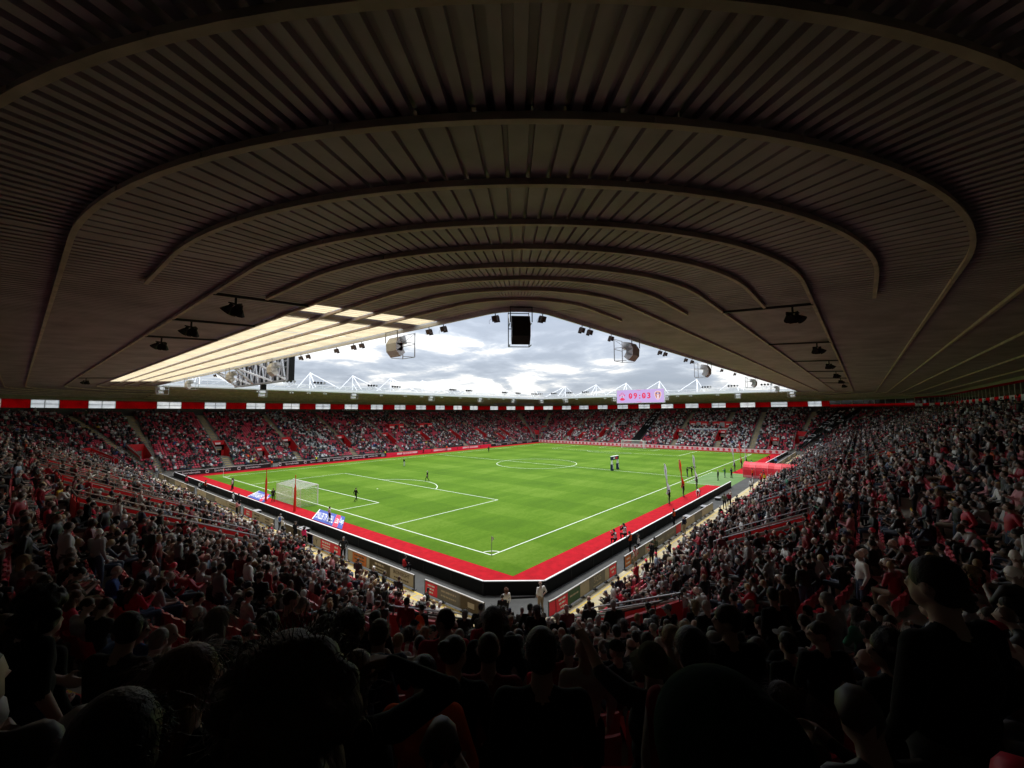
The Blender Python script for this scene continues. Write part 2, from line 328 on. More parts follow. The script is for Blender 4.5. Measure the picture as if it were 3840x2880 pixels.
# ------------------------------------------------------------ ground, pitch
b = MB(); b.box((50, 30, -0.31), (3000, 3000, 0.6)); tag(b.build('ground', 'asphalt'), kind='structure')
def sheet(name, pts, z, m, kind='structure'):
    b = MB(); n = len(pts); b.v = [(x, y, z) for x, y in pts]; b.f = [tuple(range(n))]; b.m = [0]; return tag(b.build(name, m), kind=kind)
sheet('concourse_floor', [(-40, -42), (145, -42), (145, 112), (-40, 112)], -0.006, 'concrete')
sheet('perimeter_track', [(-8.2, -7.0), (-5.25, -9.8), (L+9, -9.8), (L+9, 77.6), (-8.2, 77.6)], 0.0, 'track')
sheet('walkway', [(-10.6, -8.1), (-10.2, -9.6), (-9.0, -11.1), (-7.6, -12.0), (-6.5, -12.2), (X1, -12.2), (X1, -9.8), (-5.25, -9.8), (-8.2, -7.0), (-8.2, Y1), (-10.6, Y1)], 0.004, 'walkway')
sheet('red_turf_surround', [(-5.78, -4.66), (-3.28, -7.62), (46.0, -7.62), (46.0, -4.1), (62, -4.1), (62, -7.62), (L+5.8, -7.62), (L+5.8, 76.4), (-5.78, 76.4)], 0.006, 'redturf')
sheet('pitch_grass', [(-2.25, -4.15), (L+3.0, -4.15), (L+3.0, W+3.9), (-2.25, W+3.9)], 0.012, 'grass')
sheet('technical_area_turf', [(45.9, -0.9), (62.2, -0.9), (62.2, -7.6), (45.9, -7.6)], 0.018, 'techturf')
# markings
b = MB(); LW = 0.12; ZM = 0.023
def ln(x0, y0, x1, y1, b=b, z=ZM, lw=LW):
    d = Vector((x1-x0, y1-y0, 0)).normalized(); n = Vector((-d.y, d.x, 0))*lw/2; a = Vector((x0, y0, z))-d*lw/2; c = Vector((x1, y1, z))+d*lw/2
    b.quad(a-n, c-n, c+n, a+n)
def arc(cx, cy, R, a0, a1, n=64, b=b, z=ZM):
    for i in range(n):
        q = [math.radians(a0+(a1-a0)*k/n) for k in (i, i+1)]
        b.quad(*[(cx+rr*math.cos(a), cy+rr*math.sin(a), z) for a, rr in ((q[0], R-LW/2), (q[0], R+LW/2), (q[1], R+LW/2), (q[1], R-LW/2))])
H2 = W/2
for q in ((0, 0, L, 0), (0, W, L, W), (0, 0, 0, W), (L, 0, L, W), (L/2, 0, L/2, W)): ln(*q)
for sx, x in ((1, 0), (-1, L)):
    for dx_, hy in ((16.5, 20.16), (5.5, 9.16)):
        ln(x, H2-hy, x+sx*dx_, H2-hy, z=ZM+0.004); ln(x, H2+hy, x+sx*dx_, H2+hy, z=ZM+0.004); ln(x+sx*dx_, H2-hy, x+sx*dx_, H2+hy, z=ZM)
    a = math.degrees(math.acos(5.5/9.15)); c0 = 0 if sx > 0 else 180; arc(x+sx*11, H2, 9.15, c0-a, c0+a, 30, z=ZM+0.008)
    b.disc((x+sx*11, H2, ZM), (0, 0, 1), 0.12, 0.01)
arc(L/2, H2, 9.15, 0, 360, 90, z=ZM+0.008); b.disc((L/2, H2, ZM+0.01), (0, 0, 1), 0.15, 0.01)
for x, y, a in ((0, 0, 0), (L, 0, 90), (L, W, 180), (0, W, 270)): arc(x, y, 1.0, a, a+90, 12, z=ZM+0.008)
for k in range(14): ln(46.6+k*1.1, -0.95, 46.6+k*1.1+0.55, -0.95, z=0.026)
ln(45.9, -0.95, 45.9, -5.2, z=0.026)
tag(b.build('pitch_markings', 'line'), kind='structure')
# yellow hatching on the walkway
b = MB()
for (x, y0, y1) in ((-8.32, -7.0, 74), (-8.98, -7.0, 74)): ln(x, y0, x, y1, b=b, z=0.010, lw=0.09)
k = 0
y = -6.5
while y < 74: ln(-8.95, y, -8.35, y, b=b, z=0.009, lw=0.09); y += 1.3
ln(-5, -10.25, 108, -10.25, b=b, z=0.010, lw=0.07)
x = -4.0
while x < 108: ln(x, -10.28, x+0.1, -10.8, b=b, z=0.009, lw=0.05); x += 1.6
tag(b.build('walkway_markings', 'yellow'), kind='structure')

# ------------------------------------------------------------ terraces
def cuts(sec):
    s = SEC[sec]; lo, hi = (0.0, s[4]) if s[0] == 's' else (s[2], s[3])
    c = {lo, hi}
    for a, h in AIS[sec]: c |= {a-h, a+h}
    for v in VOM:
        if v[0] == sec: c |= {v[1]-v[2], v[1]+v[2]}
    if s[0] == 'c': c |= {lo+k*3.0 for k in range(31)}
    c = sorted(q for q in c if lo-1e-6 <= q <= hi+1e-6); o = [c[0]]
    for q in c[1:]:
        if q-o[-1] > 1e-3: o.append(q)
    return o
tb = MB(); st = MB()
for sec in SEC:
    cc = cuts(sec)
    for t0, t1 in zip(cc[:-1], cc[1:]):
        tm = (t0+t1)/2; ais = in_aisle(sec, tm)
        for i in range(NR):
            if in_vom(sec, tm, i): continue
            R0, R1, z = Rrow(i), Rrow(i+1), zrow(i); zb_ = zrow(i-1) if i else 0.0
            if in_vom(sec, tm, i-1): zb_ = z-1.2
            tb.quad(bp(sec, t0, R0, z), bp(sec, t1, R0, z), bp(sec, t1, R1, z), bp(sec, t0, R1, z))
            tb.quad(bp(sec, t0, R0, zb_), bp(sec, t1, R0, zb_), bp(sec, t1, R0, z), bp(sec, t0, R0, z))
            if ais:
                g = 0.003; P = [bp(sec, t0, R0-0.38, zb_+g), bp(sec, t1, R0-0.38, zb_+g), bp(sec, t1, R0-g, zb_+g), bp(sec, t0, R0-g, zb_+g)]
                st.hexa(P+[p+Vector((0, 0, 0.172)) for p in P]); P = [bp(sec, t0, R0-0.38-g, zb_+0.12), bp(sec, t1, R0-0.38-g, zb_+0.12), bp(sec, t1, R0-0.31, zb_+0.12), bp(sec, t0, R0-0.31, zb_+0.12)]
                st.hexa(P+[p+Vector((0, 0, 0.06)) for p in P], 1)
tag(tb.build('terrace', 'concrete'), kind='structure'); tag(st.build('aisle_steps', ['step', 'yellow']), kind='structure')

# vomitories
def vomitory(sec, t, hw, i0, i1, label):
    R0, R1 = Rrow(i0), Rrow(i1); zf = zrow(i0-1); root = empty('vomitory', bp(sec, t, (R0+R1)/2, zf)); tag(root, label, 'stairway entrance', 'vomitories in the terraces')
    s = SEC[sec]; corner = s[0] == 'c'
    tht = 0.09 if not corner else 0.09/((R0+R1)/2)*57.3
    for sg in (-1, 1):
        b = MB(); ta, tb_ = t+sg*hw, t+sg*(hw+tht*1.6)
        za, zb2 = zrow(i0)+1.0, zrow(i1)+1.0
        P = [bp(sec, ta, R0, zf-1.2), bp(sec, tb_, R0, zf-1.2), bp(sec, tb_, R1, zf-1.2), bp(sec, ta, R1, zf-1.2)]
        Q = [bp(sec, ta, R0, za), bp(sec, tb_, R0, za), bp(sec, tb_, R1, zb2), bp(sec, ta, R1, zb2)]
        b.hexa(P+Q, 0)
        P2 = [bp(sec, t+sg*(hw-tht*0.25), R0-0.02, zf), bp(sec, t+sg*(hw-0.0008*hw), R0-0.02, zf), bp(sec, t+sg*(hw-0.0008*hw), R1, zf), bp(sec, t+sg*(hw-tht*0.25), R1, zf)]
        Q2 = [bp(sec, t+sg*(hw-tht*0.25), R0-0.02, za-0.1), bp(sec, t+sg*(hw-0.0008*hw), R0-0.02, za-0.1), bp(sec, t+sg*(hw-0.0008*hw), R1, zb2-0.1), bp(sec, t+sg*(hw-tht*0.25), R1, zb2-0.1)]
        b.hexa(P2+Q2, 1)
        # red band on the outside
        P3 = [bp(sec, tb_, R0, za-0.45), bp(sec, t+sg*(hw+tht*1.9), R0, za-0.45), bp(sec, t+sg*(hw+tht*1.9), R1, zb2-0.45), bp(sec, tb_, R1, zb2-0.45)]
        b.hexa(P3+[p+Vector((0, 0, 0.28)) for p in P3], 1)
        b.build('side_wall', ['concrete', 'redpaint'], root)
        h = MB(); h.path([bp(sec, ta+sg*tht, R0-0.25, zrow(i0)-0.1), bp(sec, ta+sg*tht, R0-0.25, za+0.1), bp(sec, ta+sg*tht, R0+0.3, za+0.42), bp(sec, ta+sg*tht, R1, zb2+0.22)], 0.055)
        for q in (0.3, 0.6, 0.95): h.bar(bp(sec, ta+sg*tht, R0+(R1-R0)*q, za+(zb2-za)*q-0.05), bp(sec, ta+sg*tht, R0+(R1-R0)*q, za+(zb2-za)*q+0.28), 0.04)
        h.build('handrail', 'rail', root)
    b = MB(); n = outn(sec, t)
    dw = hw*0.62; zt = zrow(i1)+1.0; zd = zf+2.1
    def wallp(ta, tb_, z0, z1, m, off=0.0, th=0.12):
        P = [bp(sec, ta, R1+off, z0), bp(sec, tb_, R1+off, z0), bp(sec, tb_, R1+off+th, z0), bp(sec, ta, R1+off+th, z0)]; b.hexa(P+[Vector((p.x, p.y, z1)) for p in P], m)
    wallp(t-hw, t-dw, zf-1, zd, 0); wallp(t+dw, t+hw, zf-1, zd, 0); wallp(t-hw, t+hw, zd, zt, 0)
    b.build('back_wall', ['redpaint'], root)
    b = MB(); wallp(t-dw*0.99, t+dw*0.99, zf-1, zd-0.01, 0, 0.9, 0.05); b.build('doorway', 'dark', root)  # near-black sheet paints the shade of the passage behind the opening
    b = MB(); P = [bp(sec, t-hw, R0, zf), bp(sec, t+hw, R0, zf), bp(sec, t+hw, R1+1, zf), bp(sec, t-hw, R1+1, zf)]; b.quad(*P); b.quad(*[p+Vector((0, 0, -1)) for p in (P[0], P[1])], P[1], P[0]); b.build('landing', 'step', root)
    b = MB(); P = [bp(sec, t-hw*0.42, R1-0.03, zd+(zt-zd)*0.35), bp(sec, t+hw*0.42, R1-0.03, zd+(zt-zd)*0.35), bp(sec, t+hw*0.42, R1-0.005, zd+(zt-zd)*0.35), bp(sec, t-hw*0.42, R1-0.005, zd+(zt-zd)*0.35)]
    b.hexa(P+[p+Vector((0, 0, (zt-zd)*0.3)) for p in P]); b.build('sign', 'pinkboard', root)
    # guard rail across the top
    h = MB(); pts = [bp(sec, t+hw*q, R1+0.1, zt+0.28) for q in (-1, -0.5, 0, 0.5, 1)]; h.path(pts, 0.05)
    for q in (-0.9, 0, 0.9): h.bar(bp(sec, t+hw*q, R1+0.1, zt-0.02), bp(sec, t+hw*q, R1+0.1, zt+0.28), 0.04)
    h.build('guard_rail', 'darkrail', root)
    return root
def ordn(n): return {1: '1st', 2: '2nd', 3: '3rd'}.get(n, '%dth' % n) if n < 11 or n > 13 and n % 10 > 3 or n % 10 == 0 or n in (11, 12, 13) else '%d%s' % (n, {1: 'st', 2: 'nd', 3: 'rd'}[n % 10])
WH2 = {'L': 'left stand', 'F': 'far left stand', 'R': 'far right stand', 'N': 'near right stand', 'LN': 'near corner', 'RN': 'far right corner', 'RF': 'far corner', 'LF': 'far left corner'}
WHERE = {'L': 'in the left stand', 'F': 'in the far left stand', 'R': 'in the far right stand behind the goal', 'N': 'in the near right stand', 'LN': 'in the near corner', 'RN': 'in the far right corner', 'RF': 'in the far corner', 'LF': 'in the far left corner'}
cnt = {}
for v in sorted(VOM, key=lambda q: (q[0], q[1])):
    if v[0] == 'L' and v[1] > 90 or v[0] == 'R' and v[1] < 3: continue
    cnt[v[0]] = cnt.get(v[0], 0)+1
    side = {'L': 'counting away from camera', 'N': 'counting away from camera', 'F': 'counting from the left', 'R': 'counting from the right'}.get(v[0], 'counting from the left')
    vomitory(*v, 'red walled entrance in %s, %s %s' % (WH2[v[0]], ordn(cnt[v[0]]), side))

# black tarpaulins with lettering
for (sec, t, hw), words_, lab in zip(TARP, ('MARCH', 'NO HCRAM', 'OG'), ('long black cover over a strip of seats behind the far goal', 'black cover with white letters MARCH ON in far right corner', 'narrower black lettered cover beside the steps in far right corner')):
    b = MB(); n_ = 10
    for k in range(n_):
        Ra, Rb = 4.4+25.6*k/n_, 4.4+25.6*(k+1)/n_
        for j in (-1, 0):
            ta, tb_ = t+hw*j*0.96, t+hw*(j+1)*0.96
            b.quad(bp(sec, ta, Ra, 0.95+zfl(Ra)), bp(sec, tb_, Ra, 0.95+zfl(Ra)), bp(sec, tb_, Rb, 0.95+zfl(Rb)), bp(sec, ta, Rb, 0.95+zfl(Rb)))
    o = b.build('seat_cover', 'black'); tag(o, lab, 'banner')
    nrm = outn(sec, t); up = Vector((nrm.x, nrm.y, SL)).normalized(); side = Vector((-nrm.y, nrm.x, 0))
    letters = {'MARCH': 'MARCH', 'NO HCRAM': 'MARCH ON', 'OG': 'GO'}[words_]
    for k, ch in enumerate(letters):
        if ch == ' ': continue
        R = (26.5-2.6*k) if letters != 'GO' else 20-5*k
        p = bp(sec, t, R, 1.02+zfl(R)); text_obj(ch, 2.2, 'whiteprint', p, side if sec == 'R' else side, up, o, 'letter')

# ------------------------------------------------------------ back wall with windows and red panels
RB = 30.4
wall = tag(empty('stadium_back_wall', (52, 34, 0)), 'back wall of the bowl with windows and red panels under the roof', 'wall')
wb = MB()
def wallstrip(b, sec, t0, t1, z0, z1, m, R=RB, th=0.25):
    s = SEC[sec]; n = 1 if s[0] == 's' else max(1, int(round(abs(t1-t0)/3)))
    for k in range(n):
        a, c = t0+(t1-t0)*k/n, t0+(t1-t0)*(k+1)/n
        P = [bp(sec, a, R, z0), bp(sec, c, R, z0), bp(sec, c, R+th, z0), bp(sec, a, R+th, z0)]; b.hexa(P+[Vector((p.x, p.y, z1)) for p in P], m)
ZS, ZT = 13.2, 14.9
for sec in SEC:
    s = SEC[sec]; lo, hi = (0, s[4]) if s[0] == 's' else (s[2], s[3])
    solid = sec == 'LN'  # unseen near corner wall left windowless to keep the foreground dark
    wallstrip(wb, sec, lo, hi, 0, ZS if not solid else 15.9, 0)
    if not solid: wallstrip(wb, sec, lo, hi, ZT, 15.9, 1)
wb.build('wall', ['darkwall', 'frieze'], wall)
def window(sec, t0, t1, z0=ZS, z1=ZT):
    b = MB(); s = SEC[sec]; n = max(1, 1 if s[0] == 's' else int(abs(t1-t0)/3)); wd = 0.07 if s[0] == 's' else 0.15
    wallstrip(b, sec, t0, t0+wd, z0, z1, 0, RB-0.02, 0.2); wallstrip(b, sec, t1-wd, t1, z0, z1, 0, RB-0.02, 0.2)
    tm = (t0+t1)/2; wallstrip(b, sec, tm-wd/2, tm+wd/2, z0, z1, 0, RB-0.02, 0.2)
    for z in (z0, (z0+z1)/2-0.03, z1-0.06): wallstrip(b, sec, t0+wd, t1-wd, z+0.003, z+0.06, 0, RB-0.018, 0.196)
    fr = b.build('window', 'frame', wall)
    for a, c in ((t0+wd, tm-wd/2), (tm+wd/2, t1-wd)):
        for za, zb_ in ((z0+0.06, (z0+z1)/2-0.03), ((z0+z1)/2+0.03, z1-0.06)):
            b = MB(); wallstrip(b, sec, a, c, za, zb_, 0, RB+0.08, 0.01); o = b.build('pane', 'pane', fr)
def panel(sec, t0, t1, z0=ZS, z1=ZT, m='redpanel'):
    b = MB(); zz_ = z0
    k = 6; b2 = MB(); [wallstrip(b2, sec, t0, t1, z0+(z1-z0)*(q+.92)/k, z0+(z1-z0)*(q+1.01)/k, 0, RB+.035, .03) for q in range(k)]; b2.build('panel_frame', 'darkwall', wall)
    for q in range(k):      # horizontal profiled planks
        za = z0+(z1-z0)*q/k; wallstrip(b, sec, t0, t1, za, za+(z1-z0)/k*0.93, 0, RB, 0.03)
    b.build('red_panel', m, wall)
# far left stand: periods along x
def bays(sec, lo, hi, starts, wlen=4.8):
    edges = sorted(starts); cur = lo
    for a in edges:
        a0, a1 = max(lo, a), min(hi, a+wlen)
        if a1 <= lo or a0 >= hi: continue
        if a0-cur > 0.3: panel(sec, cur, a0)
        window(sec, a0, a1); cur = a1
    if hi-cur > 0.3: panel(sec, cur, hi)
bays('F', 0, SEC['F'][4], [6.5-3.7+9.6*k for k in range(0, 13)])
bays('R', 0, SEC['R'][4], [8.1-4.6+9.45*k for k in range(-1, 10)])
bays('L', 0, SEC['L'][4], [4+9.6*k for k in range(0, 9)])
bays('LF', 90, 180, [98.5+17.6*k for k in range(0, 5)], 8.8)
bays('RF', 0, 90, [6+17*k for k in range(0, 5)], 8.5)
bays('RN', 345, 360, [349.0], 7)
# far right corner control box, near right stand boxes
def boxes(sec, lo, hi, n, z0, z1, mull, band_alt):
    b = MB(); wallstrip(b, sec, lo, hi, z1, 15.2, 0, RB-0.03, 0.2); b.build('fascia', 'redpanel' if band_alt else 'frieze', wall)
    for k in range(n):
        a, c = lo+(hi-lo)*k/n, lo+(hi-lo)*(k+1)/n; g = (c-a)*0.04
        b = MB(); wallstrip(b, sec, a, a+g, z0, z1, 0, RB-0.02, 0.2); fr = b.build('mullion', 'frame', wall)
        b = MB(); wallstrip(b, sec, a+g, c, z0, z1, 0, RB+0.02, 0.03); b.build('pane', 'darkglass', fr)
    m = n if band_alt else 1
    for k in range(m):
        a, c = lo+(hi-lo)*k/m, lo+(hi-lo)*(k+1)/m
        b = MB(); wallstrip(b, sec, a, c, z0-0.75 if band_alt else z0-0.9, z0, 0, RB-0.06, 0.05); b.build('band_panel', 'whitesteel' if (k % 2 and band_alt) else 'redpanel', wall)
boxes('RN', 300, 345, 8, 13.7, 14.9, 0.1, False)
boxes('RN', 270, 300, 6, 13.5, 14.9, 0.1, True)
boxes('N', 0, SEC['N'][4], 44, 13.5, 14.9, 0.1, True)

# ------------------------------------------------------------ roof
roof = tag(empty('stadium_roof', (52, 34, 17.3)), 'ribbed steel roof sweeping round the stands on long curved purlins', 'roof')
RE = 2.5; RK = [4.9, 6.9, 8.7, 10.4, 12.3, 14.2, 16.3, 18.4, 20.5, 23.0, 25.6, 28.4]; RINGS = [RE]+RK+[31.0]
def deck_profile(b, sec, t0, t1, Ra, Rb, groove, depth, m=0, flip=False):
    """one flat pan followed by one recessed groove between t0 and t1"""
    g = t0+(t1-t0)*(1-groove); e_ = (t1-t0)*0.03
    za, zb_ = zroof(Ra), zroof(Rb)
    def q(ta, tb_, da, db):
        b.quad(bp(sec, ta, Ra, za+da), bp(sec, tb_, Ra, za+db), bp(sec, tb_, Rb, zb_+db), bp(sec, ta, Rb, zb_+da), m)
    q(t0, g, 0, 0); q(g, g+e_, 0, depth); q(g+e_, t1-e_, depth, depth); q(t1-e_, t1, depth, 0)
# near corner: pieces one by one between purlins
for k in range(len(RINGS)-1):
    Ra, Rb = RINGS[k], RINGS[k+1]; outer = Ra >= 18.3
    if outer:
        b = MB(); n = 96
        for i in range(n): deck_profile(b, 'LN', 180+90*i/n, 180+90*(i+1)/n, Ra, Rb, 0.45, 0.12)
        o = b.build('roof_decking', 'clad', roof); o['kind'] = 'stuff'
    else:
        for j in range(30):
            b = MB()
            for i in (0, 1): a = 180+90*(2*j+i)/60; deck_profile(b, 'LN', a, a+1.5, Ra, Rb, 0.22, 0.10)
            b.build('roof_sheet', 'clad', roof)
for sec in ('L', 'F', 'R', 'N', 'RN', 'RF', 'LF'):
    s = SEC[sec]; b = MB()
    if s[0] == 's':
        n = int(s[4]/0.36)
        for i in range(n):
            t0, t1 = s[4]*i/n, s[4]*(i+1)/n; y = Y0+(t0+t1)/2
            if sec == 'L' and (4.3 < t0 < 6.2 or 7.6 < t0 < 73.6): deck_profile(b, sec, t0, t1, 10.4, 31.0, 0.36, 0.09)
            else: deck_profile(b, sec, t0, t1, RE, 31.0, 0.36, 0.09)
    else:
        n = 80
        for i in range(n): deck_profile(b, sec, s[2]+90*i/n, s[2]+90*(i+1)/n, RE, 31.0, 0.3, 0.05)
    o = b.build('roof_decking', 'clad', roof); o['kind'] = 'stuff'
# translucent sheets over the left stand
for t0, t1 in [(4.3, 6.2)]+[(7.6+5.5*k, 7.6+5.5*(k+1)) for k in range(12)]:
    for k in range(4):
        Ra, Rb = RINGS[k]+0.06, RINGS[k+1]-0.06; b = MB(); n = 10 if t1-t0 > 3 else 4
        for i in range(n): deck_profile(b, 'L', t0+(t1-t0-0.12)*i/n, t0+(t1-t0-0.12)*(i+1)/n, Ra, Rb, 0.25, 0.035)
        b.build('roof_light', 'rooflight', roof)
# purlins
def purlin(R, secs, w_=0.06, h_=0.13):
    """secs: list of (section, t0, t1); one continuous piece each"""
    for sec, t0, t1 in secs:
        b = MB(); s = SEC[sec]; n = 1 if s[0] == 's' else max(2, int(abs(t1-t0)/2.5)); z1 = zroof(R)-0.004; z0 = z1-h_
        ring = []
        for i in range(n+1):
            t = t0+(t1-t0)*i/n; ring.append([bp(sec, t, R-w_/2, z0), bp(sec, t, R+w_/2, z0), bp(sec, t, R+w_/2, z1), bp(sec, t, R-w_/2, z1)])
        for a, c in zip(ring[:-1], ring[1:]):
            for q in range(4): b.quad(a[q], a[(q+1) % 4], c[(q+1) % 4], c[q])
        b.quad(*ring[0]); b.quad(*reversed(ring[-1]))
        # bottom flange
        for a, c in zip(ring[:-1], ring[1:]):
            t_ = 0.03
            pa = [(a[0]+a[1])/2+(a[0]-a[1])*1.05, (a[0]+a[1])/2+(a[1]-a[0])*1.05]; pc = [(c[0]+c[1])/2+(c[0]-c[1])*1.05, (c[0]+c[1])/2+(c[1]-c[0])*1.05]
            d_ = Vector((0, 0, -t_)); b.hexa([pa[0]+d_, pa[1]+d_, pc[1]+d_, pc[0]+d_, pa[0]-Vector((0, 0, .002)), pa[1]-Vector((0, 0, .002)), pc[1]-Vector((0, 0, .002)), pc[0]-Vector((0, 0, .002))])
        pu = b.build('purlin', 'purlin', roof)
        if sec in ('LN', 'L', 'N') and R < 21:
            b = MB(); step = (20.0/R*8 if s[0] == 'c' else 6.1); t = t0+step*.4
            while t < t1 and (s[0] == 'c' or t < 40):
                c_ = bp(sec, t, R, z0-.01); n_ = outn(sec, t); b.box(c_+Vector((0, 0, .05)), (w_+.05, .34, h_*.8), rz=math.atan2(n_.y, n_.x)); t += step
            if b.f: b.build('splice_plate', 'purlin', pu)
full = [('LN', 180, 270), ('L', 0, SEC['L'][4]), ('N', 0, SEC['N'][4]), ('LF', 90, 180), ('F', 0, SEC['F'][4]), ('RF', 0, 90), ('R', 0, SEC['R'][4]), ('RN', 270, 360)]
short = [('LN', 180, 270), ('L', 0, 4.0), ('N', 0, 4.0)]
for i, R in enumerate(RK):
    if i in (0, 2): purlin(R, [('LN', 180, 270), ('L', 0, SEC['L'][4]), ('N', 0, 4.0), ('LF', 90, 180)])
    elif i in (4, 6): purlin(R, short)
    else: purlin(R, full if i < 9 else [q for q in full if q[0] in ('LN', 'L', 'N', 'RN', 'LF')])
for R in (5.8, 9.6, 13, 16.5, 20, 24, 28): purlin(R, [('F', 0, SEC['F'][4]), ('R', 0, SEC['R'][4])], 0.2, 0.3)
# roof front edge: beam, gutter and fascia
for sec in SEC:
    s = SEC[sec]; b = MB(); lo, hi = (0, s[4]) if s[0] == 's' else (s[2], s[3]); n = 1 if s[0] == 's' else 12; far = sec in ('F', 'R', 'RF', 'LF', 'RN')
    for k in range(n):
        a, c = lo+(hi-lo)*k/n, lo+(hi-lo)*(k+1)/n
        for (Ra, Rb, z0, z1) in ((RE-0.12, RE, 17.08, 17.95 if far else 17.75), (RE-0.35, RE-0.12, 17.2, 17.5)):
            P = [bp(sec, a, Ra, z0), bp(sec, c, Ra, z0), bp(sec, c, Rb, z0), bp(sec, a, Rb, z0)]; b.hexa(P+[Vector((p.x, p.y, z1)) for p in P])
    b.build('gutter', 'whitesteel', roof)
    if far:      # walkway rail and girder above the gutter
        b = MB(); N_ = int((s[4] if s[0] == 's' else 10)/3)
        pts = [[bp(sec, lo+(hi-lo)*k/max(N_, 1), RE+dr, z) for k in range(N_+1)] for dr, z in ((-0.1, 18.65), (-0.1, 18.3), (1.6, 18.9))]
        for pl in pts: b.path(pl, 0.09, n=4)
        for k in range(0, N_+1): b.bar(bp(sec, lo+(hi-lo)*k/N_, RE-0.1, 17.9), pts[0][k], 0.06); b.bar(pts[0][k], pts[2][k], 0.05)
        for k in range(N_): b.bar(bp(sec, lo+(hi-lo)*k/N_, RE+1.6, 17.6), pts[2][k+1], 0.05)
        b.build('roof_edge_truss', 'whitesteel', roof)
        b = MB()
        for k in range(n):
            a, c = lo+(hi-lo)*k/n, lo+(hi-lo)*(k+1)/n
            b.quad(bp(sec, a, RE, 17.7), bp(sec, c, RE, 17.7), bp(sec, c, 31, 17.0), bp(sec, a, 31, 17.0))
        b.build('roof_top', 'whitesteel', roof)
    else:
        b = MB()
        for (a, c, Ra) in ([(lo+(hi-lo)*k/n, lo+(hi-lo)*(k+1)/n, RE) for k in range(n)] if sec != 'L' else [(lo, 4.3, RE), (4.3, 6.2, 10.5), (6.2, 7.6, RE), (7.6, 73.6, 10.5), (73.6, hi, RE)]):
            b.quad(bp(sec, a, Ra, zroof(Ra)+.2), bp(sec, c, Ra, zroof(Ra)+.2), bp(sec, c, 31, zroof(31)+.2), bp(sec, a, 31, zroof(31)+.2))
        b.build('roof_top', 'whitesteel', roof)  # opaque sheet added above the decking to stop light leaking through
# cross beams between purlins with hanging light clusters
def cross_beam(sec, t):
    b = MB(); b.bar(bp(sec, t, 10.4, zroof(10.4)-0.14), bp(sec, t, 14.2, zroof(14.2)-0.14), 0.09, 0.12); b.build('cross_beam', 'darkrail', roof)
BE = [('L', 4.2), ('L', 11.1), ('L', 18.1), ('L', 62.4), ('N', 4.1), ('N', 17.8), ('N', 31.9), ('N', 46.1), ('N', 60), ('N', 74)]
root = empty('light_cluster', (0, 0, 0)); b = MB()
b.bar((0, 0, 0), (0, 0, -0.45), 0.09); b.bar((-0.5, 0, -0.4), (0.5, 0, -0.4), 0.08); b.bar((0, -0.45, -0.42), (0, 0.45, -0.42), 0.07); b.build('bracket', 'blackmetal', root)
for a, tilt, rz_ in ((-0.42, 0.7, 0.35), (0.0, 0.9, -0.1), (0.42, 0.6, -0.5), (0.1, 1.1, 2.2)):
    b = MB(); q = Matrix.Translation((a, 0.1*math.cos(rz_), -0.72)) @ Matrix.Rotation(rz_, 4, 'Z') @ Matrix.Rotation(tilt, 4, 'X')
    k0 = len(b.v); b.bar((0, 0, 0.34), (0, 0, 0.1), 0.22, n=10); b.bar((0, 0, 0.1), (0, 0, -0.3), 0.28, n=10, taper=2.2); b.v = [tuple(q @ Vector(v)) for v in b.v]; b.build('lamp_housing', 'blackmetal', root)
for i, (sec, t) in enumerate(BE):
    cross_beam(sec, t); c = root if i == 0 else copy_tree(root)
    c.location = bp(sec, t, 13.4, zroof(13.4)-0.2); c.rotation_euler[2] = (0.5 if sec == 'L' else 2.4); c.scale = (0.68,)*3
    tag(c, 'dark floodlight cluster hung under the %s roof, %s from camera' % ('left' if sec == 'L' else 'right', ordn([q for q in BE if q[0] == sec].index((sec, t))+1)), 'floodlight', 'floodlight clusters under the near roofs')

# speaker arrays along the roof edge
def speaker_proto(dark):
    root = empty('speaker_array'); m = 'speaker'
    prof = [(0.0, -0.3), (0.62, -0.45), (0.95, -1.05), (0.9, -1.75), (0.45, -2.25)]   # (forward, down) box chain curving back
    for k, ((a, b_), (c, d)) in enumerate(zip(prof[:-1], prof[1:])):
        b = MB(); fw = 0.62; w0 = 0.6
        nx, nz_ = (d-b_), -(c-a); ln_ = math.hypot(nx, nz_); nx, nz_ = nx/ln_*0.75, nz_/ln_*0.75
        P = [(-w0, a, b_), (w0, a, b_), (w0, a+nx, b_+nz_), (-w0, a+nx, b_+nz_)]; Q = [(-w0, c, d), (w0, c, d), (w0, c+nx*0.8, d+nz_*0.8), (-w0, c+nx*0.8, d+nz_*0.8)]
        b.hexa([Vector(p) for p in P]+[Vector(p) for p in Q]); b.build('speaker_box', 'blackmetal' if dark else m, root)
    b = MB()
    for x in (-0.7, 0.7):
        b.bar((x, -0.9, 0.1), (x, -0.9, -2.2), 0.06); b.bar((x, 0.9, 0.1), (x, 0.9, -0.9), 0.06); b.bar((x, -0.9, -0.9), (x, 0.5, -0.9), 0.05); b.bar((x, -0.9, -2.2), (x, 0.3, -2.25), 0.05); b.bar((x, -0.9, 0), (x, 0.2, -0.9), 0.04)
    for y, z in ((-0.9, 0.05), (-0.9, -1.0), (-0.9, -2.2), (0.9, 0.05)): b.bar((-0.7, y, z), (0.7, y, z), 0.05)
    b.build('support_frame', 'blackmetal' if dark else 'grey', root); return root
spl = speaker_proto(False); spd = speaker_proto(True); first = True
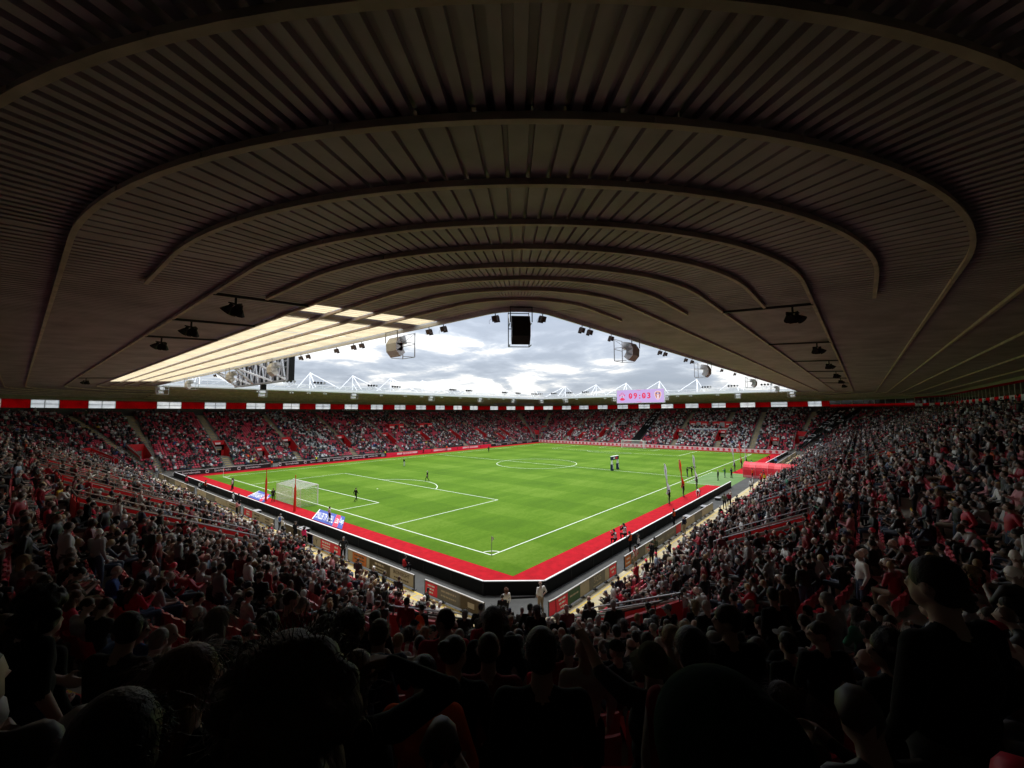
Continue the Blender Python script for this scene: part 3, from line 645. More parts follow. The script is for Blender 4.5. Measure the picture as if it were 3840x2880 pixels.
SPK = [('L', 8.9, 1), ('L', 30.4, 1), ('L', 43.5, 1), ('L', 63, .9), ('N', 11.0, 1), ('N', 31, 1), ('N', 58, 1), ('N', 82, 1), ('F', 16.2, 1), ('F', 38.2, 1), ('F', 64, 1), ('F', 85.8, 1), ('F', 104, 1), ('R', 84.7, 1), ('R', 72.8, 1), ('R', 52.3, 1), ('R', 33.7, 1), ('R', 12.5, 1), ('LF', 135, 1), ('RN', 330, 1)]
for i, (sec, t, k) in enumerate(SPK):
    c = spl if i == 0 else copy_tree(spl); n = outn(sec, t); c.location = bp(sec, t, 2.0, 17.2); c.rotation_euler[2] = math.atan2(n.y, n.x)-PI/2
    c.scale = (1.0, 0.8, 0.75)
    j = [q for q in SPK if q[0] == sec].index((sec, t, k))+1
    tag(c, 'speaker array on roof edge %s, %s %s' % ({'L': 'of left stand', 'N': 'of near right stand', 'R': 'of far right stand'}.get(sec, WHERE[sec].replace('in the', 'of')), ordn(j), 'from camera' if sec in 'LN' else 'in row'), 'loudspeaker', 'speaker arrays on the roof edge')
spd.location = bp('LN', 225.5, 1.9, 17.25); spd.rotation_euler[2] = math.radians(225)-PI/2; spd.scale = (0.84, 0.8, 0.86)
tag(spd, 'big black speaker array hanging centrally from the near roof edge', 'loudspeaker')
# small floodlights on the near roof edge, with a loop of cable
root = empty('edge_floodlight'); b = MB(); b.bar((0, 0, 0.2), (0, 0, -0.15), 0.05); b.box((0, 0, -0.38), (0.42, 0.34, 0.42), mtx=Matrix.Rotation(-0.35, 3, 'X')); b.box((0, -0.18, -0.42), (0.5, 0.05, 0.46), mtx=Matrix.Rotation(-0.35, 3, 'X')); b.build('lamp_housing', 'brownmetal', root)
b = MB(); pts = [(0.2+0.35*math.sin(a), 0, -0.55-0.35*(1-math.cos(a))*0.7+0.2) for a in np.linspace(-1.2, 2.2, 9)]; b.path(pts, 0.012, n=3); b.build('cable', 'grey', root)
root.scale = (.75,)*3
EF = [('LN', a) for a in (190, 258)]+[('L', q) for q in (3.9, 5.3, 13.4, 14.6, 17.3, 22.5, 24, 37, 50)]+[('N', q) for q in (3.7, 4.7, 7.7, 17, 18.3, 24, 26, 38, 45)]
for i, (sec, t) in enumerate(EF):
    c = root if i == 0 else copy_tree(root); n = outn(sec, t); c.location = bp(sec, t, RE-0.15, 17.1); c.rotation_euler[2] = math.atan2(n.y, n.x)-PI/2
    j = [q for q in EF if q[0] == sec].index((sec, t))+1
    tag(c, 'small floodlight with cable loop on the roof edge, %s %s' % (ordn(j), {'LN': 'from left round the near curve', 'L': 'along the left stand', 'N': 'along the right stand'}[sec]), 'floodlight', 'small floodlights on the near roof edge')
# masts above the far roofs
def mast(sec, t, i, lab):
    root = empty('roof_mast', bp(sec, t, 13, 17)); sc_ = 1.0 if SEC[sec][0] == 's' else 57.3/16
    a = bp(sec, t, 13, 22.8); b = MB(); b.bar(bp(sec, t, 13, 17), a, 0.28, n=6); b.build('post', 'whitesteel', root)
    for q in (-3.1, 3.1):
        b = MB(); b.bar(a, bp(sec, t+q*(1 if SEC[sec][0] == 's' else 9.5), RE+0.2, 18.2), 0.2, n=6); b.build('stay', 'whitesteel', root)
    b = MB(); b.bar(a, bp(sec, t, 24, 17.6), 0.2, n=6); b.build('stay', 'whitesteel', root)
    b = MB(); b.bar(bp(sec, t-1.1*sc_, 8, 17.8), bp(sec, t, 13, 20.6), 0.1); b.build('brace', 'whitesteel', root)
    tag(root, lab, 'mast', 'white masts on the far roofs')
for i, x in enumerate((0.5, 12.7, 25, 37.3, 50, 62.4, 75, 87.5, 99.5)): mast('F', x+6.5, i, 'white stayed mast on the far left roof, %s counting from the left' % ordn(i+1))
for i, y in enumerate((72, 57.4, 44.6, 31.8, 19, 6.5, -6)): mast('R', max(0, y+8.1), i, 'white stayed mast on the far right roof, %s counting from the left' % ordn(i+1))
mast('RF', 45, 0, 'white stayed mast on the roof at the far corner')
# floodlight groups above the far gutter
root = empty('floodlight_bank'); b = MB(); b.bar((-1.3, 0, 0), (1.3, 0, 0), 0.07); b.bar((0, 0, 0), (0, 0, -0.6), 0.07); b.bar((-0.9, 0, 0), (0, 0.6, -0.6), 0.04); b.bar((0.9, 0, 0), (0, 0.6, -0.6), 0.04); b.build('bracket', 'grey', root)
for x in (-1.2, -0.4, 0.4, 1.2):
    b = MB(); b.bar((x, -0.18, 0.42), (x, 0.1, 0.42), 0.55, n=10); b.bar((x, 0.1, 0.42), (x, 0.35, 0.38), 0.55, n=10, taper=0.4); b.bar((x, 0, 0), (x, 0, 0.2), 0.05); b.build('lamp', 'blackmetal' if x < 1 else 'grey', root)
FB = [('F', 6.5+q) for q in (15.5, 22.7, 37.4, 45, 66.9, 74.3, 93, 101)]+[('R', 8.1+q) for q in (70.6, 63.4, 56.3, 13.2, 5.7, -3)]+[('RF', 20), ('RF', 70)]
for i, (sec, t) in enumerate(FB):
    c = root if i == 0 else copy_tree(root); n = outn(sec, t); c.location = bp(sec, t, RE, 19.0); c.rotation_euler[2] = math.atan2(n.y, n.x)-PI/2
    tag(c, 'bank of four round floodlights above %s gutter, %s of row' % (WH2[sec], ordn([q for q in FB if q[0] == sec].index((sec, t))+1)), 'floodlight', 'floodlight banks on the far roofs')
root = empty('gutter_lamp'); b = MB(); b.bar((0, 0, 0.1), (0, 0, -0.15), 0.05); b.bar((-0.25, 0, -0.15), (-0.25, 0.05, -0.4), 0.3, n=8); b.bar((0.35, 0, -0.15), (0.35, 0.05, -0.4), 0.3, n=8); b.bar((-0.4, 0, -0.1), (0.5, 0, -0.1), 0.05); b.build('lamp', 'speaker', root)
GL = [('F', 6.5+q) for q in (9, 16, 20, 24, 40, 48, 54, 62, 70, 84, 92)]+[('R', 8.1+q) for q in (66, 60, 48, 22, 18, 10, 4)]
for i, (sec, t) in enumerate(GL):
    c = root if i == 0 else copy_tree(root); c.location = bp(sec, t, RE-0.2, 17.0); c.rotation_euler[2] = 0 if sec == 'F' else PI/2
    tag(c, 'pair of small white lamps under %s gutter, %s of row' % (WH2[sec], ordn([q for q in GL if q[0] == sec].index((sec, t))+1)), 'lamp', 'small lamps under the far gutter')

# ------------------------------------------------------------ video screens
root = empty('video_screen', (110.9, 33.6, 17)); tag(root, 'lilac video screen showing 09:03 and two crests under the far roof', 'screen')
xs = 110.6; yc, zc, hw_, hh = 34.0, 17.15, 8.3, 2.2
b = MB(); b.box((xs+0.35, yc, zc), (0.6, hw_*2+0.3, hh*2+0.3)); b.build('housing', 'whitesteel', root)
b = MB(); b.box((xs+0.03, yc, zc), (0.04, hw_*2, hh*2)); b.build('display', 'screen', root)
# the screen is read from -x looking to +x: right hand is -y
for ch, yo in (('0', 5.3), ('9', 3.55), (':', 2.0), ('0', 0.55), ('3', -1.2)):
    text_obj(ch, 2.7, 'screenred', (xs-0.01, yc-2.0+yo, zc), (0, -1, 0), (0, 0, 1), root, 'digit', .022)
    text_obj(ch, 2.7, 'screenred', (xs-0.008, yc-2.07+yo, zc), (0, -1, 0), (0, 0, 1), root, 'digit', .022)
for yo in (5.37-2.0, 0.62-2.0): b = MB(); b.bar((xs-0.02, yc+yo+0.35, zc+0.55), (xs-0.02, yc+yo-0.4, zc-0.55), 0.2); b.build('digit_bar', 'screenred', root)
for z_ in (zc+2.0, zc-2.0): text_obj('YYXXX', 0.5, 'screenred', (xs-0.01, yc+0.2, z_), (0, -1, 0), (0, 0, 1), root, 'small_lettering')
def crest(y, kind):
    b = MB()
    def poly(pts, m, d=0.0): n = len(b.v); b.v += [(xs-0.012-d, y-a, zc+c) for a, c in pts]; b.f.append(tuple(range(n, n+len(pts)))); b.m.append(m)
    if kind:   # shield
        sh = [(-0.0, -1.6), (0.75, -0.9), (1.2, 0.2), (1.15, 1.1), (0.6, 1.5), (0, 1.6), (-0.6, 1.5), (-1.15, 1.1), (-1.2, 0.2), (-0.75, -0.9)]
        poly(sh, 2); poly([(a*0.85, c*0.88) for a, c in sh], 0, 0.004); poly([(-0.85, 0.45), (0.85, 0.45), (0.6, 1.05), (-0.6, 1.05)], 1, 0.008); poly([(-0.22, 0.5), (0.22, 0.5), (0.22, 0.95), (-0.22, 0.95)], 2, 0.012)
        poly([(-0.25, -1.1), (0.25, -1.1), (0.3, 0.3), (-0.3, 0.3)], 2, 0.01); poly([(-0.75, 0.2), (-0.55, 0.2), (-0.4, -0.6), (-0.55, -0.6)], 1, 0.01); poly([(0.75, 0.2), (0.55, 0.2), (0.4, -0.6), (0.55, -0.6)], 1, 0.01)
    else:      # ball, tree, scarf and ribbon
        poly([(-1.0, -1.0), (-0.5, -1.4), (0.5, -1.4), (1.0, -1.0), (0.95, -0.7), (0.4, -1.0), (-0.4, -1.0), (-0.95, -0.7)], 3, 0); poly([(-0.5, -1.0), (0.5, -1.0), (0.55, -0.45), (-0.55, -0.45)], 3, 0.004)
        poly([(-0.55, -0.4), (0.55, -0.4), (0.55, 0.35), (-0.55, 0.35)], 2, 0); poly([(-0.3, -0.3), (0.3, -0.3), (0.35, 0.1), (-0.35, 0.1)], 1, 0.004)
        for a in range(8): q = a*PI/4; poly([(0.45*math.cos(q)-0.12, 0.85+0.4*math.sin(q)-0.1), (0.45*math.cos(q)+0.12, 0.85+0.4*math.sin(q)-0.1), (0.45*math.cos(q)+0.12, 0.85+0.4*math.sin(q)+0.1), (0.45*math.cos(q)-0.12, 0.85+0.4*math.sin(q)+0.1)], 3, 0.002*a+0.001)
        for a in (-0.95, -0.75, 0.75, 0.95): poly([(a-0.08, 0.1), (a+0.08, 0.1), (a+0.08, 0.7), (a-0.08, 0.7)], 3, 0.02)
    b.build('crest', ['screenorange', 'screennavy', 'screenwhite', 'screenred'], root)
crest(yc+6.3, 0); crest(yc-6.3, 1)
for y in (yc-5, yc, yc+5): b = MB(); b.bar((xs+0.6, y, zc+1.5), (X1+RE+0.6, y, 18.3), 0.15); b.build('bracket', 'whitesteel', root)
# second screen seen from behind on the left stand's roof edge
root = empty('video_screen', (-5.9, 34, 17)); tag(root, 'black rear of a big screen held by white struts off left roof', 'screen')
b = MB(); b.box((-5.35, 35, 17.0), (0.5, 17.4, 3.0)); b.build('housing', 'black', root)
for k in range(13):
    y = 26.6+k*1.4; b = MB(); b.bar((-5.75, y, 15.5), (-5.75, y, 18.4), 0.16); b.build('upright', 'grey', root)
for k in range(8):
    y = 26.8+k*2.1; b = MB(); b.bar((-5.9, y, 15.55), (-5.9, y+1.05, 18.3), 0.12); b.bar((-5.9, y+1.05, 18.3), (-5.9, y+2.1, 15.55), 0.12); b.build('lattice', 'whitesteel', root)
b = MB(); b.bar((-5.95, 26.3, 15.5), (-5.95, 43.7, 15.5), 0.2); b.bar((-5.95, 26.3, 18.3), (-5.95, 43.7, 18.3), 0.15); b.build('chord', 'grey', root)
for y0_, y1_ in ((41.1, 37.5), (34.0, 30.2), (26.9, 26.5), (41.1, 43.0), (34.0, 36.5)):
    b = MB(); b.bar((-9.0, y0_, 17.3), (-6.0, y1_, 15.6), 0.2); b.bar((-9.0, y0_, 17.6), (-6.0, y1_, 18.3), 0.14); b.build('strut', 'whitesteel', root)
b = MB(); b.box((-5.4, 34.8, 15.1), (0.5, 0.7, 0.7)); b.build('cable_box', 'black', root)

# ------------------------------------------------------------ boards round the pitch
def board(name, pts, h, label, cat, mats, back=True, capm=1, thick=0.12, group=None, seglen=None):
    """upright boards following pts (ground points), white cap on top"""
    root = empty(name, (pts[0][0], pts[0][1], 0)); tag(root, label, cat, group)
    for (a, c) in zip(pts[:-1], pts[1:]):
        a, c = Vector((*a, 0)), Vector((*c, 0)); d = (c-a); ln_ = d.length; d.normalize(); nn = Vector((-d.y, d.x, 0)); n = max(1, int(round(ln_/(seglen or 3.0))))
        for k in range(n):
            p, q = a+d*(ln_*k/n+0.01), a+d*(ln_*(k+1)/n-0.01); b = MB()
            P = [p-nn*thick/2, q-nn*thick/2, q+nn*thick/2, p+nn*thick/2]; b.hexa([v+Vector((0, 0, 0.02)) for v in P]+[v+Vector((0, 0, h-0.05)) for v in P]); o = b.build('board_panel', mats[0], root)
            b = MB(); P = [p-nn*(thick/2+.012), q-nn*(thick/2+.012), q+nn*(thick/2+.012), p+nn*(thick/2+.012)]; b.hexa([v+Vector((0, 0, h-0.047)) for v in P]+[v+Vector((0, 0, h)) for v in P]); b.build('cap_rail', mats[1], root)
            b = MB(); b.bar(p+nn*0+Vector((0, 0, 0.03)), p+Vector((0, 0, h*0.8)), thick+0.04); b.build('post', 'blackmetal', root)
    return root
board('led_board', [(-5.82, 76.2), (-5.82, -4.68), (-3.29, -7.66), (46.0, -7.66)], 0.9, 'long run of black rear faced pitch boards turning the near corner', 'advertising board', ['black', 'whitesteel'])
board('led_board', [(60.5, -7.66), (L+5.85, -7.66)], 0.9, 'black rear faced pitch boards beyond the red tunnel', 'advertising board', ['black', 'whitesteel'])
rt = board('led_board', [(-5.8, 76.45), (11, 76.45)], 0.9, 'black boards with white logos on the far touchline left of first gap', 'advertising board', ['blackprint', 'whitesteel'], seglen=5)
rt2 = board('led_board', [(12.6, 76.45), (38.5, 76.45)], 0.9, 'black boards with white logos in the middle of the far touchline', 'advertising board', ['blackprint', 'whitesteel'], seglen=5)
rt3 = board('led_board', [(40, 76.45), (82, 76.45)], 0.9, 'bright red boards with pale lettering on the far touchline', 'advertising board', ['redprint', 'redprint'], seglen=5)
rt4 = board('led_board', [(82.2, 76.45), (L+5.6, 76.45)], 0.9, 'black boards with white lettering nearest the far corner', 'advertising board', ['blackprint', 'whitesteel'], seglen=5)
def far_text(root, x, s='Sportsbreaks', m='whiteprint', sz=0.55): text_obj(s, sz, m, (x, 76.37, 0.45), (1, 0, 0), (0, 0, 1), root)
for x in (-3.2, 2.0, 7.5): far_text(rt, x)
for x in (15.5, 21, 26.5, 31.5, 36): far_text(rt2, x)
for x in (-5.8, -0.6, 4.9): b = MB(); [b.bar((x+0.28*math.cos(a), 76.37, 0.45+0.28*math.sin(a)), (x+0.28*math.cos(a+0.8), 76.37, 0.45+0.28*math.sin(a+0.8)), 0.1) for a in np.arange(0.3, 5.6, 0.8)]; b.build('ring_logo', 'whiteprint', rt)
for x in (12.9, 18.4, 23.9, 28.9, 33.4): b = MB(); [b.bar((x+0.28*math.cos(a), 76.37, 0.45+0.28*math.sin(a)), (x+0.28*math.cos(a+0.8), 76.37, 0.45+0.28*math.sin(a+0.8)), 0.1) for a in np.arange(0.3, 5.6, 0.8)]; b.build('ring_logo', 'whiteprint', rt2)
for x in (47, 60, 72): b = MB(); b.box((x, 76.38, 0.45), (7, 0.012, 0.5)); b.build('pale_strip', 'pinkboard', rt3); far_text(rt3, x, 'WE MARCH ON', 'redprint', 0.5)
for x in (86, 92, 98, 104): far_text(rt4, x)
rt = board('led_board', [(L+5.85, -7.5), (L+5.85, 76.3)], 1.0, 'pale boards with a row of big red dots behind the far goal', 'advertising board', ['pinkboard', 'pinkboard'], seglen=4)
y = -6.6
dotm = MB(); dotm.disc((0, 0, 0), (1, 0, 0), 0.37, 0.02, n=14); dme = dotm.mesh('dot', ['dot'])
barm = MB(); barm.box((0, 0, 0.40), (0.02, 0.5, 0.07)); barm.box((0, 0, -0.40), (0.02, 0.5, 0.06)); bme = barm.mesh('dash', ['dot'])
while y < 75.8:
    link('dot', dme, rt, (0, 0, 0)).location = (L+5.85-0.09-rt.location.x+rt.location.x-rt.location.x, y-rt.location.y, 0.47); y += 0.89+0.6

# advert fences along the near walkways
def fence(pts, label, prints, h=0.98):
    root = empty('advert_fence', (pts[0][0], pts[0][1], 0)); tag(root, label, 'advertising board', 'advert fences along the walkway')
    for a, c in zip(pts[:-1], pts[1:]):
        a, c = Vector((*a, 0)), Vector((*c, 0)); d = c-a; ln_ = d.length; d.normalize(); nn = Vector((-d.y, d.x, 0))
        b = MB(); P = [a-nn*.03, c-nn*.03, c+nn*.03, a+nn*.03]; b.hexa([v+Vector((0, 0, .14)) for v in P]+[v+Vector((0, 0, h-.03)) for v in P]); b.build('backing', 'greyprint', root)
        b = MB(); b.bar(a+Vector((0, 0, h)), c+Vector((0, 0, h)), 0.075, n=6); b.build('top_rail', 'whitesteel', root)
        n = max(2, int(ln_/1.5)+1)
        for k in range(n):
            p = a+d*(ln_*k/(n-1)); b = MB(); b.bar(p, p+Vector((0, 0, h)), 0.07); b.box(p+Vector((0, 0, 0.04)), (0.22, 0.22, 0.06)); b.build('post', 'darkrail', root)
    for (p, q, m, txt, tm) in prints:
        p, q = Vector((*p, 0)), Vector((*q, 0)); d = (q-p); ln_ = d.length; d.normalize(); o = Vector((d.y, -d.x, 0))   # outward towards the seats when read left to right
        b = MB(); P = [p+o*.032, q+o*.032, q+o*.042, p+o*.042]; b.hexa([v+Vector((0, 0, .17)) for v in P]+[v+Vector((0, 0, h-.06)) for v in P]); pr = b.build('advert', m, root)
        if txt:
            for line, sz, zz_ in txt:
                if line in ('IRONSIGHT', 'SCG', 'Sportsbreaks', 'Y'): text_obj(line, sz, tm, (p+q)/2+o*.048+Vector((0, 0, zz_)), d, (0, 0, 1), root)
                else:      # print too small to read: a broken line of ink
                    b = MB(); hl = min(ln_*.36, len(line.strip())*sz*.27); a_ = -hl; mid = (p+q)/2+o*.046+Vector((0, 0, zz_))
                    while a_ < hl:
                        wl = rnd.uniform(.6, 2.2)*sz; e1 = min(hl, a_+wl); P_ = [mid+d*a_, mid+d*e1, mid+d*e1+o*.004, mid+d*a_+o*.004]; b.hexa([v-Vector((0, 0, sz*.3)) for v in P_]+[v+Vector((0, 0, sz*.3)) for v in P_]); a_ = e1+sz*.3
                    b.build('small_print', tm, root)
def Lp(y): return (-8.17, y)
def Rp(x): return (-5.2+(x+5.2), -9.78)
tiny = lambda *ls: [(s, z, h) for s, z, h in ls]
fence([Lp(76), Lp(52), ], 'far advert fence along the left walkway with brown and cream prints', [(Lp(y), Lp(y-3.9), m, None, None) for y, m in ((75.5, 'creamprint'), (71.5, 'brownprint'), (67.5, 'greyprint'), (63.5, 'creamprint'), (59.5, 'creamprint'), (55.9, 'brownprint'))])
fence([Lp(50.5), Lp(32.4)], 'advert fence with cream panels beside the left walkway, third from corner', [(Lp(50.2), Lp(46), 'creamprint', None, None), (Lp(45.9), Lp(42), 'greyprint', None, None), (Lp(41.9), Lp(37.5), 'creamprint', None, None), (Lp(37.4), Lp(33), 'creamprint', tiny(('TRAVEL SMART', .3, .65), ('plan your journey home', .18, .35)), 'brownprint')])
fence([Lp(31.4), Lp(22.5)], 'advert fence with red and cream panels left of the blue bib steward', [(Lp(31.1), Lp(28.6), 'redprint', tiny(('visit the', .2, .7), ('STORE', .34, .42)), 'whiteprint'), (Lp(28.5), Lp(25.7), 'creamprint', tiny(('HOSPITALITY', .26, .7), ('BOOK NOW', .26, .4)), 'brownprint'), (Lp(25.6), Lp(22.8), 'creamprint', tiny(('PARTNERS', .26, .7), ('OF THE CLUB', .2, .4)), 'brownprint')])
fence([Lp(19.9), Lp(8.98)], 'advert fence with blue, cream and red panels behind the man in suit', [(Lp(19.7), Lp(16.5), 'brownprint', None, None), (Lp(16.4), Lp(14.0), 'greyprint', None, None), (Lp(14.9), Lp(13.9), 'blue', None, None), (Lp(13.85), Lp(12.45), 'creamprint', tiny(('Y', .6, .55)), 'brownprint'), (Lp(12.4), Lp(10.45), 'redprint', tiny(('GUNTER & CO', .24, .75), ('solicitors for you', .17, .5), ('call us today', .17, .3)), 'whiteprint'), (Lp(10.4), Lp(9.0), 'redprint', tiny(('JOIN', .24, .7), ('TODAY', .24, .4)), 'whiteprint')])
fence([Lp(7.85), Lp(-0.63)], 'advert fence with orange, brown and cream panels nearer the corner', [(Lp(7.8), Lp(7.15), 'creamprint', None, None), (Lp(7.1), Lp(5.15), 'orangeprint', tiny(('BUILDING & ROOFING', .18, .75), ('www.trade.co.uk', .18, .5), ('free quotes', .18, .3)), 'brownprint'), (Lp(5.1), Lp(4.75), 'creamprint', None, None), (Lp(4.7), Lp(2.1), 'brownprint', tiny(('  STONEWORK', .24, .75), ('  restoration since 1988', .16, .5), ('  est. locally', .16, .3)), 'creamprint'), (Lp(2.05), Lp(-0.55), 'creamprint', tiny(('IRONSIGHT', .36, .7), ('supporting the city', .16, .38)), 'brownprint')])
fence([Lp(-1.78), Lp(-7.0)], 'advert fence with small red panel and dark panel ending at the corner', [(Lp(-1.85), Lp(-3.0), 'redprint', tiny(('MATCHDAY', .16, .75), ('OFFERS', .16, .55), ('HERE', .16, .35)), 'whiteprint'), (Lp(-3.1), Lp(-5.0), 'greyprint', tiny(('HAMPSHIRE SIGNS', .18, .72), ('print and display', .15, .45)), 'creamprint'), (Lp(-5.1), Lp(-6.9), 'brownprint', tiny(('3C', .5, .55)), 'creamprint')])
fence([(-5.75, -9.72), (-5.2, -9.78), Rp(2.5)], 'advert fence with SCG panel, first along the right walkway', [((-5.75, -9.72), (-5.22, -9.78), 'redprint', None, None), (Rp(-5.15), Rp(-3.95), 'redprint', tiny(('THE CLUB', .17, .78), ('SHOP IS', .17, .56), ('OPEN', .17, .34)), 'whiteprint'), (Rp(-3.9), Rp(-2.55), 'greenprint', tiny(('garden care', .16, .6)), 'creamprint'), (Rp(-2.5), Rp(-1.4), 'creamprint', None, None), (Rp(-1.3), Rp(0.7), 'greyprint', tiny(('SCG', .52, .65), ('security group', .15, .28)), 'creamprint'), (Rp(0.75), Rp(1.3), 'creamprint', None, None), (Rp(1.4), Rp(2.4), 'redprint', tiny(('CALL US', .2, .7), ('NOW', .2, .45)), 'whiteprint')])
fence([Rp(3.84), Rp(27.5)], 'long advert fence, second along the right walkway', [(Rp(3.9), Rp(4.9), 'orangeprint', tiny(('FRESH', .2, .7), ('COFFEE', .2, .4)), 'whiteprint'), (Rp(5), Rp(7.5), 'greyprint', None, None), (Rp(7.6), Rp(9.3), 'creamprint', tiny(('TAYLOR ROSE', .2, .6), ('property', .15, .35)), 'redprint'), (Rp(9.35), Rp(12), 'greyprint', tiny(('Sportsbreaks', .34, .55)), 'creamprint'), (Rp(12.1), Rp(14.8), 'greyprint', tiny(('Sportsbreaks', .34, .55)), 'creamprint'), (Rp(14.9), Rp(16.2), 'redprint', None, None), (Rp(16.3), Rp(20.5), 'creamprint', None, None), (Rp(20.6), Rp(23), 'greyprint', None, None), (Rp(23.1), Rp(27.4), 'creamprint', None, None)])
fence([Rp(62), Rp(108)], 'far advert fence along the right walkway beyond the tunnel', [(Rp(62+5*k), Rp(66.8+5*k), ('creamprint', 'greyprint')[k % 2], None, None) for k in range(9)])
# low black ledge boxes on the grey track
for i, (x, y, s_) in enumerate([(-6.6, 19.3, 1.3), (-6.8, 40.6, 1.2), (-6.7, 31.5, 1.0), (34.6, -8.6, 0.9), (28.2, -8.6, 0.9), (22, -8.6, 0.9)]):
    root = empty('equipment_box', (x, y, 0)); b = MB(); b.box((x, y, 0.16), (0.5, s_, 0.3) if x < 0 else (s_, 0.5, 0.3)); b.build('box', 'blackmetal', root); b = MB(); b.box((x, y, 0.33), (0.6, s_+.1, 0.03) if x < 0 else (s_+.1, 0.6, 0.03)); b.build('lid', 'grey', root)
    tag(root, 'low dark equipment box on the grey track, %s along the %s boards' % (ordn(i % 3+1), 'left' if x < 0 else 'right'), 'box', 'equipment boxes on the track')
b = MB(); b.bar((-5.1, -6.3, 0.05), (-4.0, -7.4, 0.05), 0.12); b.bar((-7.3, 4.0, 0.04), (-7.3, 2.7, 0.04), 0.1); tag(b.build('cable_duct', 'blackmetal'), 'dark cable duct lying on the track by the corner boards', 'cable duct')

# printed mats on the red turf (read from the far side)
def printed_mat(P0, P1, P2, P3, label, txt):
    """P0,P1: boards side from near to far along y; P3,P2: pitch side"""
    P0, P1, P2, P3 = [Vector((*p, 0)) for p in (P0, P1, P2, P3)]; c = (P0+P1+P2+P3)/4
    root = empty('printed_mat', (c.x, c.y, 0.02)); tag(root, label, 'mat', 'blue printed mats behind the near goal')
    def slab(u0, u1, v0, v1, z0, z1, m, nm):
        q = lambda u_, v_: (P0.lerp(P1, u_)).lerp(P3.lerp(P2, u_), v_); b = MB(); Q = [q(u0, v0), q(u0, v1), q(u1, v1), q(u1, v0)]; b.hexa([p+Vector((0, 0, z0)) for p in reversed(Q)]+[p+Vector((0, 0, z1)) for p in reversed(Q)]); b.build(nm, m, root)
    slab(0, 1, 0, 1, .02, .05, 'blue', 'mat'); slab(.965, 1, 0, 1, .051, .058, 'whiteprint', 'edge'); slab(.15, .30, 0.01, .99, .051, .056, 'redprint', 'red_stripe')
    yd = (P1-P0).normalized(); up = (P0-P3); k = 1/abs(up.x); up = up*k; th = abs(P0.x-P3.x)
    def tx(t, size, u_, sx, v_=.5):
        me = text_mesh(t, size, 'whiteprint', 'lettering', bold=.012); o = bpy.data.objects.new('lettering', me); C.objects.link(o); q = (P0.lerp(P1, u_)).lerp(P3.lerp(P2, u_), v_); mm = Matrix((yd*sx, up, Vector((0, 0, 1)))).transposed().to_4x4(); mm.translation = q+Vector((0, 0, .062)); o.parent = root; me.transform(Matrix.Translation((-c.x, -c.y, -.02)) @ mm)
        return me
    wdt = text_mesh(txt, 2.2, 'whiteprint'); xs_ = [v.co.x for v in wdt.vertices]; L_ = (P1-P0).length
    tx(txt, 2.2, .645, L_*.58/(max(xs_)-min(xs_))); tx('sky', 1.7, .075, .42); tx('BET', 1.5, .225, .3)
printed_mat((-3.96, 16.84), (-3.94, 23.52), (-1.21, 27.47), (-1.21, 21.34), 'blue lettered mat on red turf to the right of the near goal', 'THE EFL ALL BETTING')
printed_mat((-4.03, 37.08), (-3.93, 43.59), (-1.19, 47.15), (-1.42, 41.81), 'blue lettered mat on red turf to the left of the near goal', 'CHAMPIONSHIP')

# ------------------------------------------------------------ goals
def netpanel(b, A, B, C_, D, n, m, sag=0.0, w_=0.016):
    A, B, C_, D = map(Vector, (A, B, C_, D))
    def P(s, t):
        p = (A*(1-s)+B*s)*(1-t)+(D*(1-s)+C_*s)*t; p.z -= sag*4*s*(1-s)*(t if sag else 0); return p
    for i in range(n+1):
        s = i/n
        for k in range(3): b.bar(P(s, k/3), P(s, (k+1)/3), w_, n=3)
    for j in range(m+1):
        t = j/m
        for k in range(4): b.bar(P(k/4, t), P((k+1)/4, t), w_, n=3)
def goal(x, s, label, dense):
    root = empty('goal', (x, H2, 0)); tag(root, label, 'goal')
    ya, yb, h = H2-3.66-.06, H2+3.66+.06, 2.44+.06
    for y in (ya, yb): b = MB(); b.bar((x, y, 0.02), (x, y, h+.06), 0.13, n=10); b.build('goal_post', 'white', root)
    b = MB(); b.bar((x, ya, h), (x, yb, h), 0.13, n=10); b.build('crossbar', 'white', root)
    bx = x+s*2.15
    for y in (ya, yb): b = MB(); b.bar((bx, y, 0.02), (bx, y, h-.25), 0.05, n=6); b.build('net_support', 'net', root)
    n, m = (34, 12) if dense else (18, 6); w_ = 0.013 if dense else 0.022
    b = MB()
    netpanel(b, (bx, ya, .02), (bx, yb, .02), (bx, yb, h-.3), (bx, ya, h-.3), n, m, 0.25, w_)
    netpanel(b, (bx, ya, h-.3), (bx, yb, h-.3), (x, yb, h), (x, ya, h), n, m, 0, w_)
    for y in (ya, yb): netpanel(b, (bx, y, .02), (x, y, .02), (x, y, h), (bx, y, h-.3), m, m, 0, w_)
    b.build('net', 'net', root)
goal(0, -1, 'white goal with netting at the near end of the pitch', True); goal(L, 1, 'distant white goal in front of the dotted boards', False)
